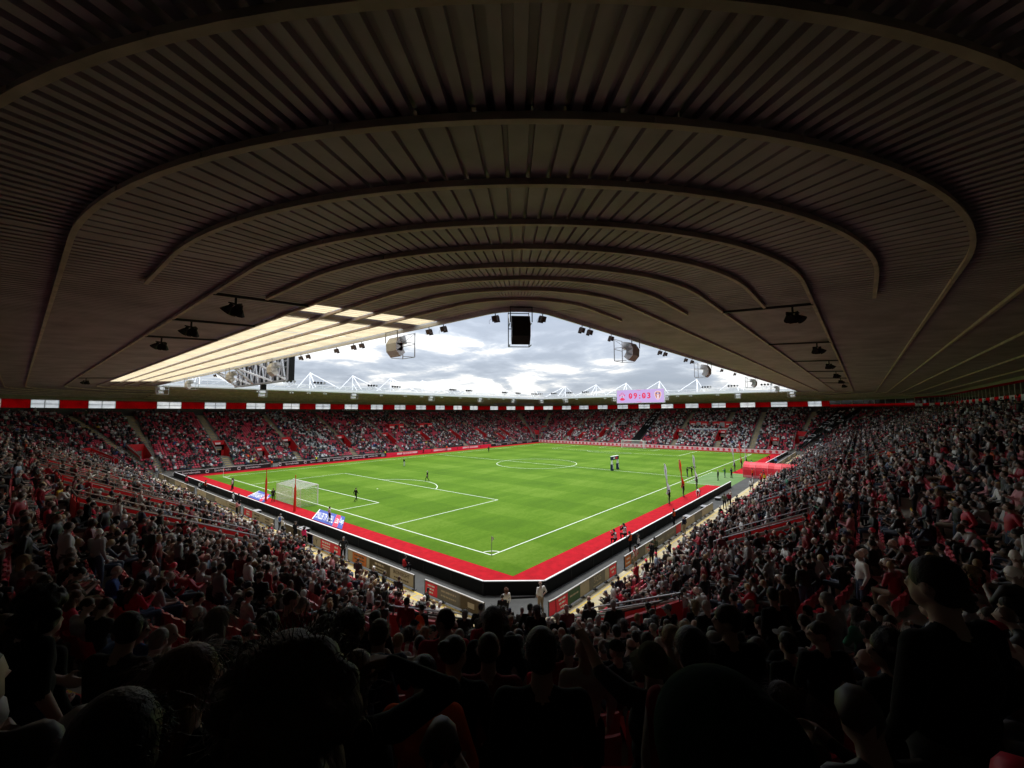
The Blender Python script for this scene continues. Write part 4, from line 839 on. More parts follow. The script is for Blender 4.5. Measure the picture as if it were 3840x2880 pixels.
# red padded posts behind the near goal
for i, y in enumerate((29.05, 38.1)):
    root = empty('padded_pole', (-3.47, y, 0)); b = MB(); b.bar((-3.47, y, 0.02), (-3.47, y, 2.6), 0.3, n=10, taper=0.8); b.bar((-3.47, y, 2.6), (-3.47, y, 3.2), 0.24, n=10, taper=.5); b.build('padding', 'pole', root)
    b = MB(); b.bar((-3.47, y, 3.2), (-3.47, y, 4.3), 0.08, n=6); b.build('pole', 'pole', root)
    tag(root, 'red padded pole on the turf behind the %s end of the near goal' % ('right' if i == 0 else 'left'), 'pole', 'red poles behind the near goal')
for i, (x, y, lab) in enumerate(((0, 0, 'corner flag in the near corner of the pitch'), (0, W, 'corner flag on the pitch at far left'), (L, W, 'corner flag in the far corner of the pitch'), (L, 0, 'corner flag on the pitch at far right'))):
    root = empty('corner_flag', (x, y, 0)); b = MB(); b.bar((x, y, 0.02), (x, y, 1.55), 0.045, n=6); b.build('pole', 'grey' if i != 1 else 'white', root)
    b = MB(); pts = [(x, y, 1.52), (x+.12, y+.03, 1.46), (x+.30, y-.02, 1.30), (x+.1, y+.03, 1.12), (x, y, 1.0)]
    b.v = [tuple(p) for p in pts]+[(p[0]+.01, p[1]+.01, p[2]) for p in pts]; b.f = [(0, 1, 2, 3, 4), (9, 8, 7, 6, 5)]; b.m = [0, 0]; b.build('flag', 'redprint' if i else 'whiteprint', root); tag(root, lab, 'corner flag', 'corner flags')
# arch on the halfway line
root = empty('entrance_arch', (53, 15.2, 0)); tag(root, 'dark and white free standing arch on the halfway line', 'arch')
for x in (51.8, 54.3):
    b = MB(); b.box((x, 15.2, 0.62), (0.46, 0.46, 1.2)); b.build('plinth', 'navyprint', root); b = MB(); b.box((x, 15.2, 1.65), (0.3, 0.3, 0.84)); b.build('leg', 'white', root)
    b = MB(); b.box((x, 14.96, .75), (0.22, 0.02, 0.7)); b.build('panel', 'white', root)
b = MB(); b.box((53.05, 15.2, 2.42), (3.0, 0.36, 0.66)); b.build('header', 'navyprint', root); b = MB(); b.box((53.5, 15.01, 2.42), (0.8, 0.03, 0.36)); b.build('red_badge', 'redprint', root)
b = MB(); b.box((52.45, 15.01, 2.42), (0.7, 0.03, 0.28)); b.build('white_badge', 'white', root); b = MB(); b.box((53.05, 15.2, 2.8), (3.1, 0.4, 0.08)); b.build('trim', 'white', root)
# red tunnel
root = empty('players_tunnel', (60, -12, 0)); tag(root, 'bright red extending tunnel from the stand to the touchline', 'tunnel')
ny = 7; ys = [-7.0-1.9*k for k in range(ny+1)]
for k in range(ny):
    b = MB(); ya, yb = ys[k]-.02, ys[k+1]+.02; n = 8; R_ = 1.7
    for q in range(n):
        a0, a1 = PI*q/n, PI*(q+1)/n
        def pt(a, y, rr=R_): return (60+rr*1.15*math.cos(a), y, 1.35+rr*0.75*math.sin(a)+0.03*math.sin(y*5))
        b.quad(pt(a0, ya), pt(a1, ya), pt(a1, (ya+yb)/2, R_-.06), pt(a0, (ya+yb)/2, R_-.06)); b.quad(pt(a0, (ya+yb)/2, R_-.06), pt(a1, (ya+yb)/2, R_-.06), pt(a1, yb), pt(a0, yb))
    for sx in (-1, 1):
        x_ = 60+sx*R_*1.15; b.quad((x_, ya, 0.45), (x_, yb, 0.45), (x_, yb, 1.35), (x_, ya, 1.35), 0); b.quad((x_, ya, 0.02), (x_, yb, 0.02), (x_, yb, 0.45), (x_, ya, 0.45), 1)
    b.build('tunnel_section', ['tunnel', 'tunnelpink'], root)
for y in ys:
    b = MB(); pts = [(60+1.97*math.cos(PI*q/10), y, 1.35+1.29*math.sin(PI*q/10)) for q in range(11)]; b.path([(61.97, y, 0)]+pts+[(58.03, y, 0)], 0.06); b.build('hoop', 'tunnelpink', root)

# ------------------------------------------------------------ people
def prim_obj(prims, vox):
    bm = bmesh.new()
    for p in prims:
        if p[0] == 'e':
            c, rd, z = p[1:4]; m = Matrix.Translation(c) @ (p[4] if len(p) > 4 else Matrix()) @ Matrix.Diagonal((*rd, 1)); bmesh.ops.create_icosphere(bm, subdivisions=3, radius=1, matrix=m)
        else:
            a, ra, b_, rb, z = Vector(p[1]), p[2], Vector(p[3]), p[4], p[5]
            for c, rr in ((a, ra), (b_, rb)): bmesh.ops.create_icosphere(bm, subdivisions=2, radius=rr, matrix=Matrix.Translation(c))
            d = b_-a; q = d.to_track_quat('Z', 'Y').to_matrix().to_4x4(); bmesh.ops.create_cone(bm, cap_ends=True, segments=14, radius1=ra, radius2=rb, depth=d.length, matrix=Matrix.Translation((a+b_)/2) @ q)
    me = bpy.data.meshes.new('tmp'); bm.to_mesh(me); bm.free(); o = bpy.data.objects.new('tmp', me); C.objects.link(o)
    m = o.modifiers.new('r', 'REMESH'); m.mode = 'VOXEL'; m.voxel_size = vox
    m = o.modifiers.new('s', 'SMOOTH'); m.factor = 0.5; m.iterations = 4
    return o
def zones(me, prims, headc):
    n = len(me.polygons); c = np.empty(n*3); me.polygons.foreach_get('center', c); c = c.reshape(-1, 3); best = np.full(n, 9.0); z = np.zeros(n, int)
    for p in prims:
        if p[0] == 'e':
            mt = (p[4] if len(p) > 4 else Matrix()).to_3x3(); R = np.array(mt); q = (c-np.array(p[1])) @ R; rd = np.array(p[2]); k = np.linalg.norm(q/rd, axis=1); d = (k-1)*rd.min(); zz_ = p[3]
        else:
            a, b_ = np.array(p[1]), np.array(p[3]); ab = b_-a; t = np.clip(((c-a) @ ab)/(ab @ ab), 0, 1); d = np.linalg.norm(c-(a+t[:, None]*ab), axis=1)-(p[2]*(1-t)+p[4]*t); zz_ = p[5]
        m = d < best; best[m] = d[m]; z[m] = zz_
    return c, z
def evaluate(o, dec=None):
    md = None
    if dec: md = o.modifiers.new('d', 'DECIMATE'); md.ratio = dec
    dg = bpy.context.evaluated_depsgraph_get(); dg.update(); me = bpy.data.meshes.new_from_object(o.evaluated_get(dg))
    if md: o.modifiers.remove(md)
    return me
def rx(a): return Matrix.Rotation(a, 4, 'X')
def rz(a): return Matrix.Rotation(a, 4, 'Z')
def hand(prims, wr, d, nrm, side, curl=0.35, point=False):
    wr, d, nrm = Vector(wr), Vector(d).normalized(), Vector(nrm).normalized(); s = d.cross(nrm).normalized()*side; nrm = s.cross(d).normalized()*side
    for k in (-1, 0, 1): prims.append(('c', wr, 0.024, wr+d*0.085+s*0.026*k, 0.017, 0))
    for i, ln_ in enumerate((0.068, 0.08, 0.075, 0.06)):
        cu = 0.05 if (point and i == 0) else (1.5 if point else curl); base = wr+d*0.085+s*(0.033-0.022*i)
        m1 = base+(d*math.cos(cu)+nrm*math.sin(cu))*ln_*0.55; m2 = m1+(d*math.cos(2*cu)+nrm*math.sin(2*cu))*ln_*0.5
        prims.append(('c', base, 0.0105, m1, 0.0098, 0)); prims.append(('c', m1, 0.0098, m2, 0.0085, 0))
    tb_ = wr+d*0.03+s*0.03; t1 = tb_+(d*0.5+s*0.7+nrm*0.3).normalized()*0.045; prims.append(('c', tb_, 0.014, t1, 0.011, 0)); prims.append(('c', t1, 0.011, t1+(d*0.9+s*0.2+nrm*0.3).normalized()*0.035, 0.009, 0))
def person_prims(P):
    """P: joint dictionary"""
    V = Vector; pr = []
    seated = P.get('seat', False); pel, wa, ch, nk, hd = V(P['pelvis']), V(P['waist']), V(P['chest']), V(P['neck']), V(P['head']); T = 1
    fat = P.get('fat', 1.0); lean = rx(-math.atan2(nk.y-wa.y, nk.z-wa.z))
    pr.append(('e', pel, (0.165*fat, 0.125*fat, 0.13), 2)); pr.append(('e', wa, (0.16*fat, 0.125*fat, 0.15), T, lean)); pr.append(('e', ch, (0.185*fat, 0.125*fat, 0.19), T, lean))
    pr.append(('e', ch+V((0, -0.02, 0.1)), (0.17, 0.10, 0.09), T, lean)); pr.append(('c', wa, 0.12*fat, pel+V((0, 0, 0.03)), 0.13*fat, T))
    hr = P.get('headrot', Matrix()); tr = lambda q: hd+(hr @ V(q))
    pr.append(('c', nk-V((0, 0, 0.03)), 0.062, tr((0, -0.015, -0.06)), 0.055, 0)); pr.append(('c', nk-V((0.07, 0, 0.035)), 0.055, nk-V((-0.07, 0, 0.035)), 0.055, T))
    pr.append(('e', tr((0, -0.01, 0.015)), (0.078, 0.098, 0.102), 0, hr)); pr.append(('e', tr((0, 0.035, -0.055)), (0.058, 0.062, 0.065), 0, hr))
    pr.append(('c', tr((0, 0.088, 0.01)), 0.012, tr((0, 0.112, -0.028)), 0.015, 0))
    for s in (-1, 1):
        pr.append(('e', tr((s*0.081, -0.008, -0.005)), (0.011, 0.024, 0.034), 0, hr)); pr.append(('e', tr((s*0.031, 0.082, 0.008)), (0.014, 0.010, 0.008), 5, hr))
    pr.append(('e', tr((0, 0.094, -0.062)), (0.024, 0.008, 0.008), 5, hr))
    for s, k in ((-1, 'L'), (1, 'R')):
        sh, el, wr = V(P['sh'+k]), V(P['el'+k]), V(P['wr'+k])
        pr.append(('c', nk+V((s*0.04, 0, -0.05)), 0.055, sh, 0.062, T)); pr.append(('c', sh, 0.068, el, 0.052, T)); pr.append(('c', el, 0.046, wr, 0.031, 3))
        d = P.get('hd'+k) or (wr-el); hand(pr, wr, d, P.get('hn'+k, (-s*0.9, 0.3, 0.1)), s if not P.get('flip') else -s, P.get('curl', 0.35), P.get('point') == k)
        hp, kn, an, to = V(P['hp'+k]), V(P['kn'+k]), V(P['an'+k]), V(P['to'+k])
        pr.append(('c', hp, 0.098, kn, 0.066, 2)); pr.append(('c', kn, 0.064, an, 0.045, 2)); pr.append(('c', an-V((0, 0.03, 0.03)), 0.042, to, 0.04, 4))
    return pr
def mirror(d): return {k: v for k, v in d.items()}
def stand(**k):
    P = dict(pelvis=(0, 0, .96), waist=(0, .01, 1.1), chest=(0, 0, 1.27), neck=(0, -.015, 1.47), head=(0, .03, 1.635), shL=(-.19, -.02, 1.42), shR=(.19, -.02, 1.42),
             elL=(-.25, -.04, 1.14), elR=(.25, -.04, 1.14), wrL=(-.25, .06, .90), wrR=(.25, .06, .90), hpL=(-.09, 0, .93), hpR=(.09, 0, .93), knL=(-.11, .03, .5), knR=(.12, .05, .5), anL=(-.13, -.02, .09), anR=(.15, .02, .09), toL=(-.15, .13, .045), toR=(.19, .17, .045))
    P.update(k); return P
def sit(**k):
    P = dict(seat=True, pelvis=(0, 0, .54), waist=(0, -.03, .67), chest=(0, -.02, .85), neck=(0, .0, 1.05), head=(0, .05, 1.215), shL=(-.19, -.01, 1.0), shR=(.19, -.01, 1.0), elL=(-.25, .06, .73), elR=(.25, .06, .73), wrL=(-.1, .27, .66), wrR=(.1, .27, .66),
             hpL=(-.09, .03, .52), hpR=(.09, .03, .52), knL=(-.14, .42, .52), knR=(.13, .42, .52), anL=(-.13, .40, .09), anR=(.14, .40, .09), toL=(-.15, .54, .045), toR=(.17, .54, .045))
    P.update(k); return P
POSES = {
 'down': stand(), 'cross': stand(elL=(-.26, .05, 1.13), elR=(.26, .05, 1.13), wrL=(.02, .22, 1.15), wrR=(-.04, .25, 1.19), headrot=rz(0.25)),
 'phone': stand(elL=(-.23, .1, 1.15), elR=(.23, .1, 1.15), wrL=(-.07, .33, 1.25), wrR=(.08, .33, 1.26), headrot=rx(-0.35), head=(0, .05, 1.62), curl=.8),
 'pocket': stand(elL=(-.31, -.09, 1.17), elR=(.31, -.09, 1.17), wrL=(-.2, .04, .97), wrR=(.2, .04, .97), headrot=rz(-0.5)),
 'broad': stand(fat=1.18, elL=(-.29, -.02, 1.14), elR=(.29, -.02, 1.14), wrL=(-.27, .1, .92), wrR=(.27, .1, .92), headrot=rz(0.1)),
 'point': stand(shL=(-.2, .02, 1.46), elR=(.26, .02, 1.16), wrR=(.1, .25, 1.1), elL=(-.29, .22, 1.49), wrL=(-.33, .42, 1.60), hdL=(-.2, .8, .35), hnL=(0, .4, -1), point='L', curl=.3),
 'headhand': stand(shR=(.2, -.01, 1.46), elR=(.43, .02, 1.60), wrR=(.17, .0, 1.72), hdR=(-1, -.1, .05), hnR=(0, 0, -1), headrot=rz(0.4), curl=.3),
 'look': stand(headrot=rz(1.1), elL=(-.25, .02, 1.15), wrL=(-.12, .22, 1.0)),
 'sitlap': sit(), 'sitlean': sit(waist=(0, .03, .66), chest=(0, .12, .82), neck=(0, .24, .98), head=(0, .34, 1.12), shL=(-.19, .2, .95), shR=(.19, .2, .95), elL=(-.2, .38, .68), elR=(.2, .38, .68), wrL=(-.04, .56, .72), wrR=(.04, .56, .72), headrot=rx(0.0)),
 'sitphone': sit(elL=(-.23, .12, .76), elR=(.23, .12, .76), wrL=(-.06, .33, .86), wrR=(.07, .33, .88), headrot=rx(-0.45), head=(0, .08, 1.2)),
 'sitcross': sit(elL=(-.25, .08, .76), elR=(.25, .08, .76), wrL=(.02, .23, .80), wrR=(-.03, .26, .84), headrot=rz(0.5)),
 'sitturn': sit(headrot=rz(-1.2), elL=(-.27, .04, .76)),
 'kneel': stand(pelvis=(0, 0, .5), waist=(0, .03, .64), chest=(0, .06, .82), neck=(0, .1, 1.02), head=(0, .16, 1.18), shL=(-.19, .08, .97), shR=(.19, .08, .97), elL=(-.22, .25, .76), elR=(.22, .25, .76), wrL=(-.07, .42, .98), wrR=(.08, .42, .98), hpL=(-.09, 0, .48), hpR=(.09, 0, .48), knL=(-.12, .36, .46), knR=(.13, .25, .08), anL=(-.12, .3, .08), anR=(.13, -.2, .08), toL=(-.12, .42, .045), toR=(.13, -.32, .045)),
 'bend': stand(pelvis=(0, -.1, .85), waist=(0, .02, .9), chest=(0, .2, .92), neck=(0, .42, .9), head=(0, .55, .82), shL=(-.19, .36, .86), shR=(.19, .36, .86), elL=(-.2, .42, .58), elR=(.2, .42, .58), wrL=(-.1, .5, .32), wrR=(.1, .5, .32), hpL=(-.09, -.1, .82), hpR=(.09, -.1, .82), headrot=rx(-1.0)),
 'walk': stand(knL=(-.1, .22, .52), anL=(-.1, .3, .12), toL=(-.1, .45, .08), knR=(.1, .0, .5), anR=(.1, -.3, .14), toR=(.1, -.18, .05), elL=(-.25, -.12, 1.16), wrL=(-.25, -.08, .92), elR=(.25, .05, 1.15), wrR=(.24, .22, .95)),
}
NEAR, MID, HEADS = {}, {}, {}
HI = {'point', 'headhand'}
for name, P in POSES.items():
    pr = person_prims(P); o = prim_obj(pr, 0.0075 if name in HI else 0.0125)
    me = evaluate(o, 0.22 if name in HI else 0.36); c, z = zones(me, pr, P['head'])
    slot = {0: 0, 1: 1, 2: 2, 3: 3, 4: 4, 5: 5}; me.materials.clear()
    for q in PM: me.materials.append(MT[q])
    me.materials.append(MT['p_shoe']); me.polygons.foreach_set('material_index', z.astype(np.int32)); me.polygons.foreach_set('use_smooth', [True]*len(me.polygons)); me.name = 'person'; NEAR[name] = me
    HEADS[name] = (Vector(P['head']), P.get('headrot', Matrix()))
    if name not in HI and name not in ('kneel', 'bend'):
        for key, tgt in (('mid', 640), ('low', 230)):
            n0 = 2*len(me.polygons)/0.36; ml = evaluate(o, max(0.003, tgt/(len(me.polygons)/0.36)))
            c, z = zones(ml, pr, P['head']); hd = np.array(P['head']); hr = np.array(HEADS[name][1].to_3x3()); q = (c-hd) @ hr
            hair = (z == 0) & (np.linalg.norm(q, axis=1) < 0.16) & (((q[:, 1] < 0.03) & (q[:, 2] > -0.05)) | (q[:, 2] > 0.055)); z[hair] = 6; z[z == 5] = 0
            ml.calc_loop_triangles(); nt_ = len(ml.loop_triangles); tri = np.empty(nt_*3, np.int32); ml.loop_triangles.foreach_get('vertices', tri); pi = np.empty(nt_, np.int32); ml.loop_triangles.foreach_get('polygon_index', pi)
            co = np.empty(len(ml.vertices)*3); ml.vertices.foreach_get('co', co); MID[(name, key)] = (co.reshape(-1, 3), tri.reshape(-1, 3), z[pi]); bpy.data.meshes.remove(ml)
    bpy.data.objects.remove(o)
# far person: very few triangles
def far_person(seated):
    b = MB(); dz = 0 if seated else 0.42
    b.hexa([(-.14, -.09, .5+dz), (.14, -.09, .5+dz), (.14, .12, .5+dz), (-.14, .12, .5+dz), (-.22, -.09, 1.0+dz), (.22, -.09, 1.0+dz), (.2, .08, 1.02+dz), (-.2, .08, 1.02+dz)], 1)
    h = (0, .05, 1.2+dz); R_ = .11; k = len(b.v); b.v += [(h[0]+R_*.8, h[1], h[2]), (h[0]-R_*.8, h[1], h[2]), (h[0], h[1]+R_, h[2]-.02), (h[0], h[1]-R_, h[2]), (h[0], h[1], h[2]+R_*1.1), (h[0], h[1]+.01, h[2]-R_*1.4)]
    for f_, m in (((0, 2, 4), 6), ((2, 1, 4), 6), ((1, 3, 4), 6), ((3, 0, 4), 6), ((2, 0, 5), 0), ((1, 2, 5), 0), ((3, 1, 5), 6), ((0, 3, 5), 6)): b.f.append(tuple(k+i for i in f_)); b.m.append(m)
    if seated: b.hexa([(-.2, .05, .42), (.2, .05, .42), (.2, .5, .42), (-.2, .5, .42), (-.2, .05, .58), (.2, .05, .58), (.2, .5, .58), (-.2, .5, .58)], 2); b.hexa([(-.24, .12, .62), (.24, .12, .62), (.16, .36, .62), (-.16, .36, .62), (-.25, .02, .82), (.25, .02, .82), (.16, .34, .7), (-.16, .34, .7)], 3)
    else: b.hexa([(-.16, -.08, 0), (.16, -.08, 0), (.16, .1, 0), (-.16, .1, 0), (-.15, -.09, .95), (.15, -.09, .95), (.15, .1, .95), (-.15, .1, .95)], 2); b.hexa([(-.27, -.06, .95), (.27, -.06, .95), (.27, .06, .95), (-.27, .06, .95), (-.24, -.06, 1.4), (.24, -.06, 1.4), (.24, .06, 1.4), (-.24, .06, 1.4)], 3)
    T = []; Z = []
    for f_, m in zip(b.f, b.m):
        for i in range(1, len(f_)-1): T.append((f_[0], f_[i], f_[i+1])); Z.append(m)
    return np.array(b.v), np.array(T, np.int32), np.array(Z)
MID[('sit', 'far')] = far_person(True); MID[('stand', 'far')] = far_person(False)
# hair
def hair_mesh(prims, name, vox=0.014, lump=0.0, dec=0.4):
    o = prim_obj(prims, vox); me = evaluate(o, dec); bpy.data.objects.remove(o); me.materials.clear(); me.materials.append(MT['p_hair']); me.polygons.foreach_set('use_smooth', [True]*len(me.polygons)); me.name = name; me.polygons.foreach_set('material_index', [0]*len(me.polygons)); return me
rr = random.Random(3)
HAIR = {
 'short': [('e', Vector((0, -.012, .037)), (.087, .104, .100), 0), ('e', Vector((0, -.045, -.02)), (.076, .066, .06), 0)],
 'crop': [('e', Vector((0, -.012, .033)), (.082, .101, .095), 0), ('e', Vector((0, -.045, -.015)), (.073, .06, .05), 0)],
 'fringe': [('e', Vector((0, -.05, -.012)), (.086, .066, .052), 0)],
 'long': [('e', Vector((0, -.02, .035)), (.094, .105, .1), 0), ('e', Vector((0, -.055, -.09)), (.095, .062, .16), 0), ('c', Vector((-.05, -.08, -.15)), .05, Vector((-.06, -.09, -.32)), .03, 0), ('c', Vector((.05, -.08, -.15)), .05, Vector((.06, -.09, -.34)), .03, 0), ('c', Vector((0, -.09, -.15)), .055, Vector((0, -.1, -.36)), .03, 0)],
 'bob': [('e', Vector((0, -.022, .03)), (.097, .105, .1), 0), ('e', Vector((0, -.04, -.06)), (.1, .075, .085), 0)],
 'bun': [('e', Vector((0, -.022, .03)), (.086, .1, .096), 0), ('e', Vector((0, -.11, .08)), (.05, .05, .05), 0)],
 'tail': [('e', Vector((0, -.022, .03)), (.086, .1, .096), 0), ('c', Vector((0, -.11, .04)), .035, Vector((0, -.16, -.06)), .035, 0), ('c', Vector((0, -.16, -.06)), .035, Vector((0, -.13, -.22)), .012, 0)],
 'curly': [('e', Vector((0, -.03, .03)), (.115, .12, .115), 0), ('e', Vector((0, -.05, -.08)), (.12, .08, .11), 0)]+[('e', Vector((.12*math.cos(a)*math.cos(b_), -.04+.12*math.sin(a)*math.cos(b_) if math.sin(a) < 0.5 else -.02, .02+.12*math.sin(b_)-(.06 if b_ < 0 else 0))), (.035,)*3, 0) for a, b_ in [(rr.uniform(0, 6.28), rr.uniform(-1.0, 1.5)) for _ in range(60)]],
}
# wisps of real strands for long and curly hair
HM = {k: hair_mesh(v, 'hair', 0.0105 if k == 'curly' else 0.013) for k, v in HAIR.items()}
def add_strands(me, n, lo, R_, curl, sd_):
    """thin ribbons that break up the outline of the hair"""
    r_ = random.Random(sd_); bm = bmesh.new(); bm.from_mesh(me)
    for _ in range(n):
        a = r_.uniform(0, 2*PI); b_ = r_.uniform(-0.3, 1.4); base = Vector((R_*math.cos(a)*math.cos(b_), -.03+R_*1.05*math.sin(a)*math.cos(b_), .03+R_*math.sin(b_)))
        if base.y > 0.03 and base.z < 0.075: continue
        p = base*0.97; d = Vector((base.x, base.y, 0)); d = (d.normalized() if d.length > 1e-4 else Vector((1, 0, 0)))*0.3+Vector((0, 0, 0.3)); prev = None; wv = Vector((r_.uniform(-1, 1), r_.uniform(-1, 1), r_.uniform(-1, 1)))*curl
        for s in range(6):
            t = Vector((-d.y, d.x, 0.2)).normalized()*0.0014*(1-s/6); cur = [bm.verts.new(p+t), bm.verts.new(p-t)]
            if prev: bm.faces.new((prev[0], prev[1], cur[1], cur[0]))
            prev = cur; wv = Vector((wv.y, -wv.x, wv.z)); d = (d+Vector((0, 0, -0.45))*(1-curl)+wv).normalized(); p = p+d*lo/6
    bm.to_mesh(me); bm.free()
add_strands(HM['curly'], 700, 0.10, 0.135, 0.8, 1); add_strands(HM['long'], 500, 0.22, 0.10, 0.15, 2); add_strands(HM['short'], 900, 0.028, 0.098, 0.25, 3); add_strands(HM['crop'], 500, 0.014, 0.094, 0.2, 5); add_strands(HM['bun'], 400, 0.03, 0.094, 0.3, 6); add_strands(HM['tail'], 400, 0.03, 0.094, 0.3, 7); add_strands(HM['bob'], 300, 0.16, 0.1, 0.2, 4)
def cap_mesh(kind):
    b = MB(); n = 16; rows = 5
    for j in range(rows):
        for i in range(n):
            def q(i_, j_): a = 2*PI*i_/n; e_ = 0.05+(PI/2-0.05)*j_/rows; return (.094*math.cos(a)*math.cos(e_), -.012+.112*math.sin(a)*math.cos(e_), .03+.1*math.sin(e_))
            b.quad(q(i, j), q(i+1, j), q(i+1, j+1), q(i, j+1))
    if kind == 'cap':
        for i in range(6):
            a0, a1 = PI*(0.15+0.7*i/6), PI*(0.15+0.7*(i+1)/6); f0 = lambda a, R_: (.094*math.cos(a)*(1+(R_-1)*.3), -.012+.112*math.sin(a)*R_, .035-.02*(R_-1)); b.quad(f0(a0, 1), f0(a1, 1), f0(a1, 1.65), f0(a0, 1.65)); b.quad(*[tuple(Vector(v)+Vector((0, 0, -.006))) for v in (f0(a0, 1.65), f0(a1, 1.65), f0(a1, 1), f0(a0, 1))])
        b.disc((0, -.012, .131), (0, 0, 1), .008, .008, n=8)
    else:
        for i in range(n):
            a0, a1 = 2*PI*i/n, 2*PI*(i+1)/n; f0 = lambda a, R_, z: (.094*math.cos(a)*R_, -.012+.112*math.sin(a)*R_, z); b.quad(f0(a0, 1, .035), f0(a1, 1, .035), f0(a1, 1.55, .005), f0(a0, 1.55, .005)); b.quad(f0(a0, 1.55, .0), f0(a1, 1.55, .0), f0(a1, 1, .03), f0(a0, 1, .03))
    me = b.mesh(kind, ['hat_cloth']); me.polygons.foreach_set('use_smooth', [True]*len(me.polygons)); return me
HM['cap'] = cap_mesh('cap'); HM['hat'] = cap_mesh('hat')
HM['hood'] = hair_mesh([('e', Vector((0, -.02, .02)), (.135, .15, .14), 0), ('e', Vector((0, -.06, -.12)), (.21, .13, .11), 0), ('e', Vector((0, -.07, -.24)), (.25, .13, .13), 0), ('e', Vector((.05, -.10, .05)), (.06, .08, .10), 0), ('e', Vector((-.07, -.09, .0)), (.05, .08, .12), 0)], 'hood'); HM['hood'].materials.clear(); HM['hood'].materials.append(MT['hat_cloth'])

TOPS = {'bottle green': (.008, .022, .017), 'black': (.006, .006, .007), 'charcoal': (.02, .02, .022), 'navy': (.012, .016, .04), 'dark red': (.17, .006, .016), 'red': (.42, .010, .035), 'white': (.62, .62, .60), 'grey': (.20, .20, .20), 'pale grey': (.40, .40, .40),
        'pink': (.55, .22, .24), 'beige': (.34, .27, .19), 'olive': (.06, .065, .035), 'blue': (.04, .08, .25), 'pale blue': (.25, .33, .45), 'green': (.03, .16, .09), 'orange': (.75, .10, .012), 'brown': (.07, .035, .02), 'yellow': (.6, .4, .04), 'hot pink': (.75, .03, .16)}
TW = [('black', 42), ('charcoal', 9), ('navy', 7), ('dark red', 8), ('red', 10), ('white', 13), ('grey', 4), ('pale grey', 7), ('pink', 4), ('beige', 2), ('olive', 2), ('blue', 1), ('pale blue', 1), ('green', .4), ('brown', 2), ('orange', .3), ('yellow', .2)]
HAIRC = {'dark': (.010, .008, .006), 'brown': (.035, .02, .012), 'grey': (.20, .195, .19), 'white': (.42, .41, .39), 'blonde': (.26, .18, .085), 'auburn': (.10, .035, .015)}
HW = [('dark', 36), ('brown', 28), ('grey', 17), ('white', 6), ('blonde', 9), ('auburn', 4)]
SK = [(.40, .275, .235), (.46, .335, .29), (.35, .235, .19), (.44, .31, .265), (.12, .06, .035), (.25, .13, .08)]
SKW = [30, 25, 18, 18, 4, 5]
LEGS = [(.008, .008, .01), (.014, .02, .04), (.035, .055, .10), (.02, .02, .02), (.24, .19, .13), (.05, .05, .05)]
def pick(r_, W_): return r_.choices([a for a, _ in W_], [b_ for _, b_ in W_])[0]
def make_person(pose, loc, ang, top, hairk, hairc, skin=None, legs=None, scale=1.0, long_sleeve=True, stripe=None, label='', group=None, cat='person', name='person', hatc=None):
    o = bpy.data.objects.new(name, NEAR[pose]); C.objects.link(o); o.location = loc; o.rotation_euler = (0, 0, ang); o.scale = (scale, scale, scale)
    skin = skin or SK[0]; tc_ = TOPS[top]; o['skin_tone'] = list(map(float, skin)); o['top_colour'] = list(map(float, tc_)); o['top_colour_stripe'] = list(map(float, TOPS[stripe] if stripe else tc_))
    o['sleeve_colour'] = list(map(float, tc_ if long_sleeve else skin)); o['trouser_colour'] = list(map(float, legs or LEGS[0])); tag(o, label, cat, group)
    hp, hr = HEADS[pose]
    if hairk and hairk != 'bald':
        for hk in ([hairk] if hairk not in ('cap', 'hat') else ['crop', hairk]):
            h = bpy.data.objects.new('hair' if hk not in ('cap', 'hat', 'hood') else hk, HM[hk]); C.objects.link(h); h.parent = o; h.matrix_local = Matrix.Translation(hp) @ hr; col = TOPS[hatc] if (hk in ('cap', 'hat', 'hood') and hatc) else HAIRC[hairc]
            h['hair_colour'] = list(map(float, col))
    return o
def vest(o, pose, m):   # high visibility bib as a child
    P = POSES[pose]; ch, wa = Vector(P['chest']), Vector(P['waist'])
    me = BIB.get((pose, m))
    if me is None:
        lean = rx(-math.atan2(P['neck'][1]-P['waist'][1], P['neck'][2]-P['waist'][2])); ob = prim_obj([('e', ch, (.2, .142, .2), 0, lean), ('e', wa-Vector((0, 0, .02)), (.18, .145, .15), 0, lean), ('e', ch+Vector((0, -.02, .11)), (.16, .115, .085), 0, lean)], 0.014); me = evaluate(ob, .3); bpy.data.objects.remove(ob)
        me.materials.clear(); me.materials.append(MT[m]); me.name = 'bib'; me.polygons.foreach_set('material_index', [0]*len(me.polygons)); me.polygons.foreach_set('use_smooth', [True]*len(me.polygons)); BIB[(pose, m)] = me
    h = bpy.data.objects.new('bib', me); C.objects.link(h); h.parent = o
BIB = {}
MT['hiviz'] = mat('hi_viz_orange', (.85, .10, .015), .7, .1, 6); MT['hivizyellow'] = mat('hi_viz_yellow', (.6, .75, .04), .7, .1, 6); MT['bibred'] = mat('bib_red', (.7, .03, .03), .7, .1, 6); MT['bibblue'] = mat('bib_blue', (.08, .18, .5), .7, .1, 6); MT['bibwhite'] = mat('bib_white', (.7, .7, .7), .7, .1, 6)
def face(dx_, dy_): return math.atan2(dy_, dx_)-PI/2
G = 0.012
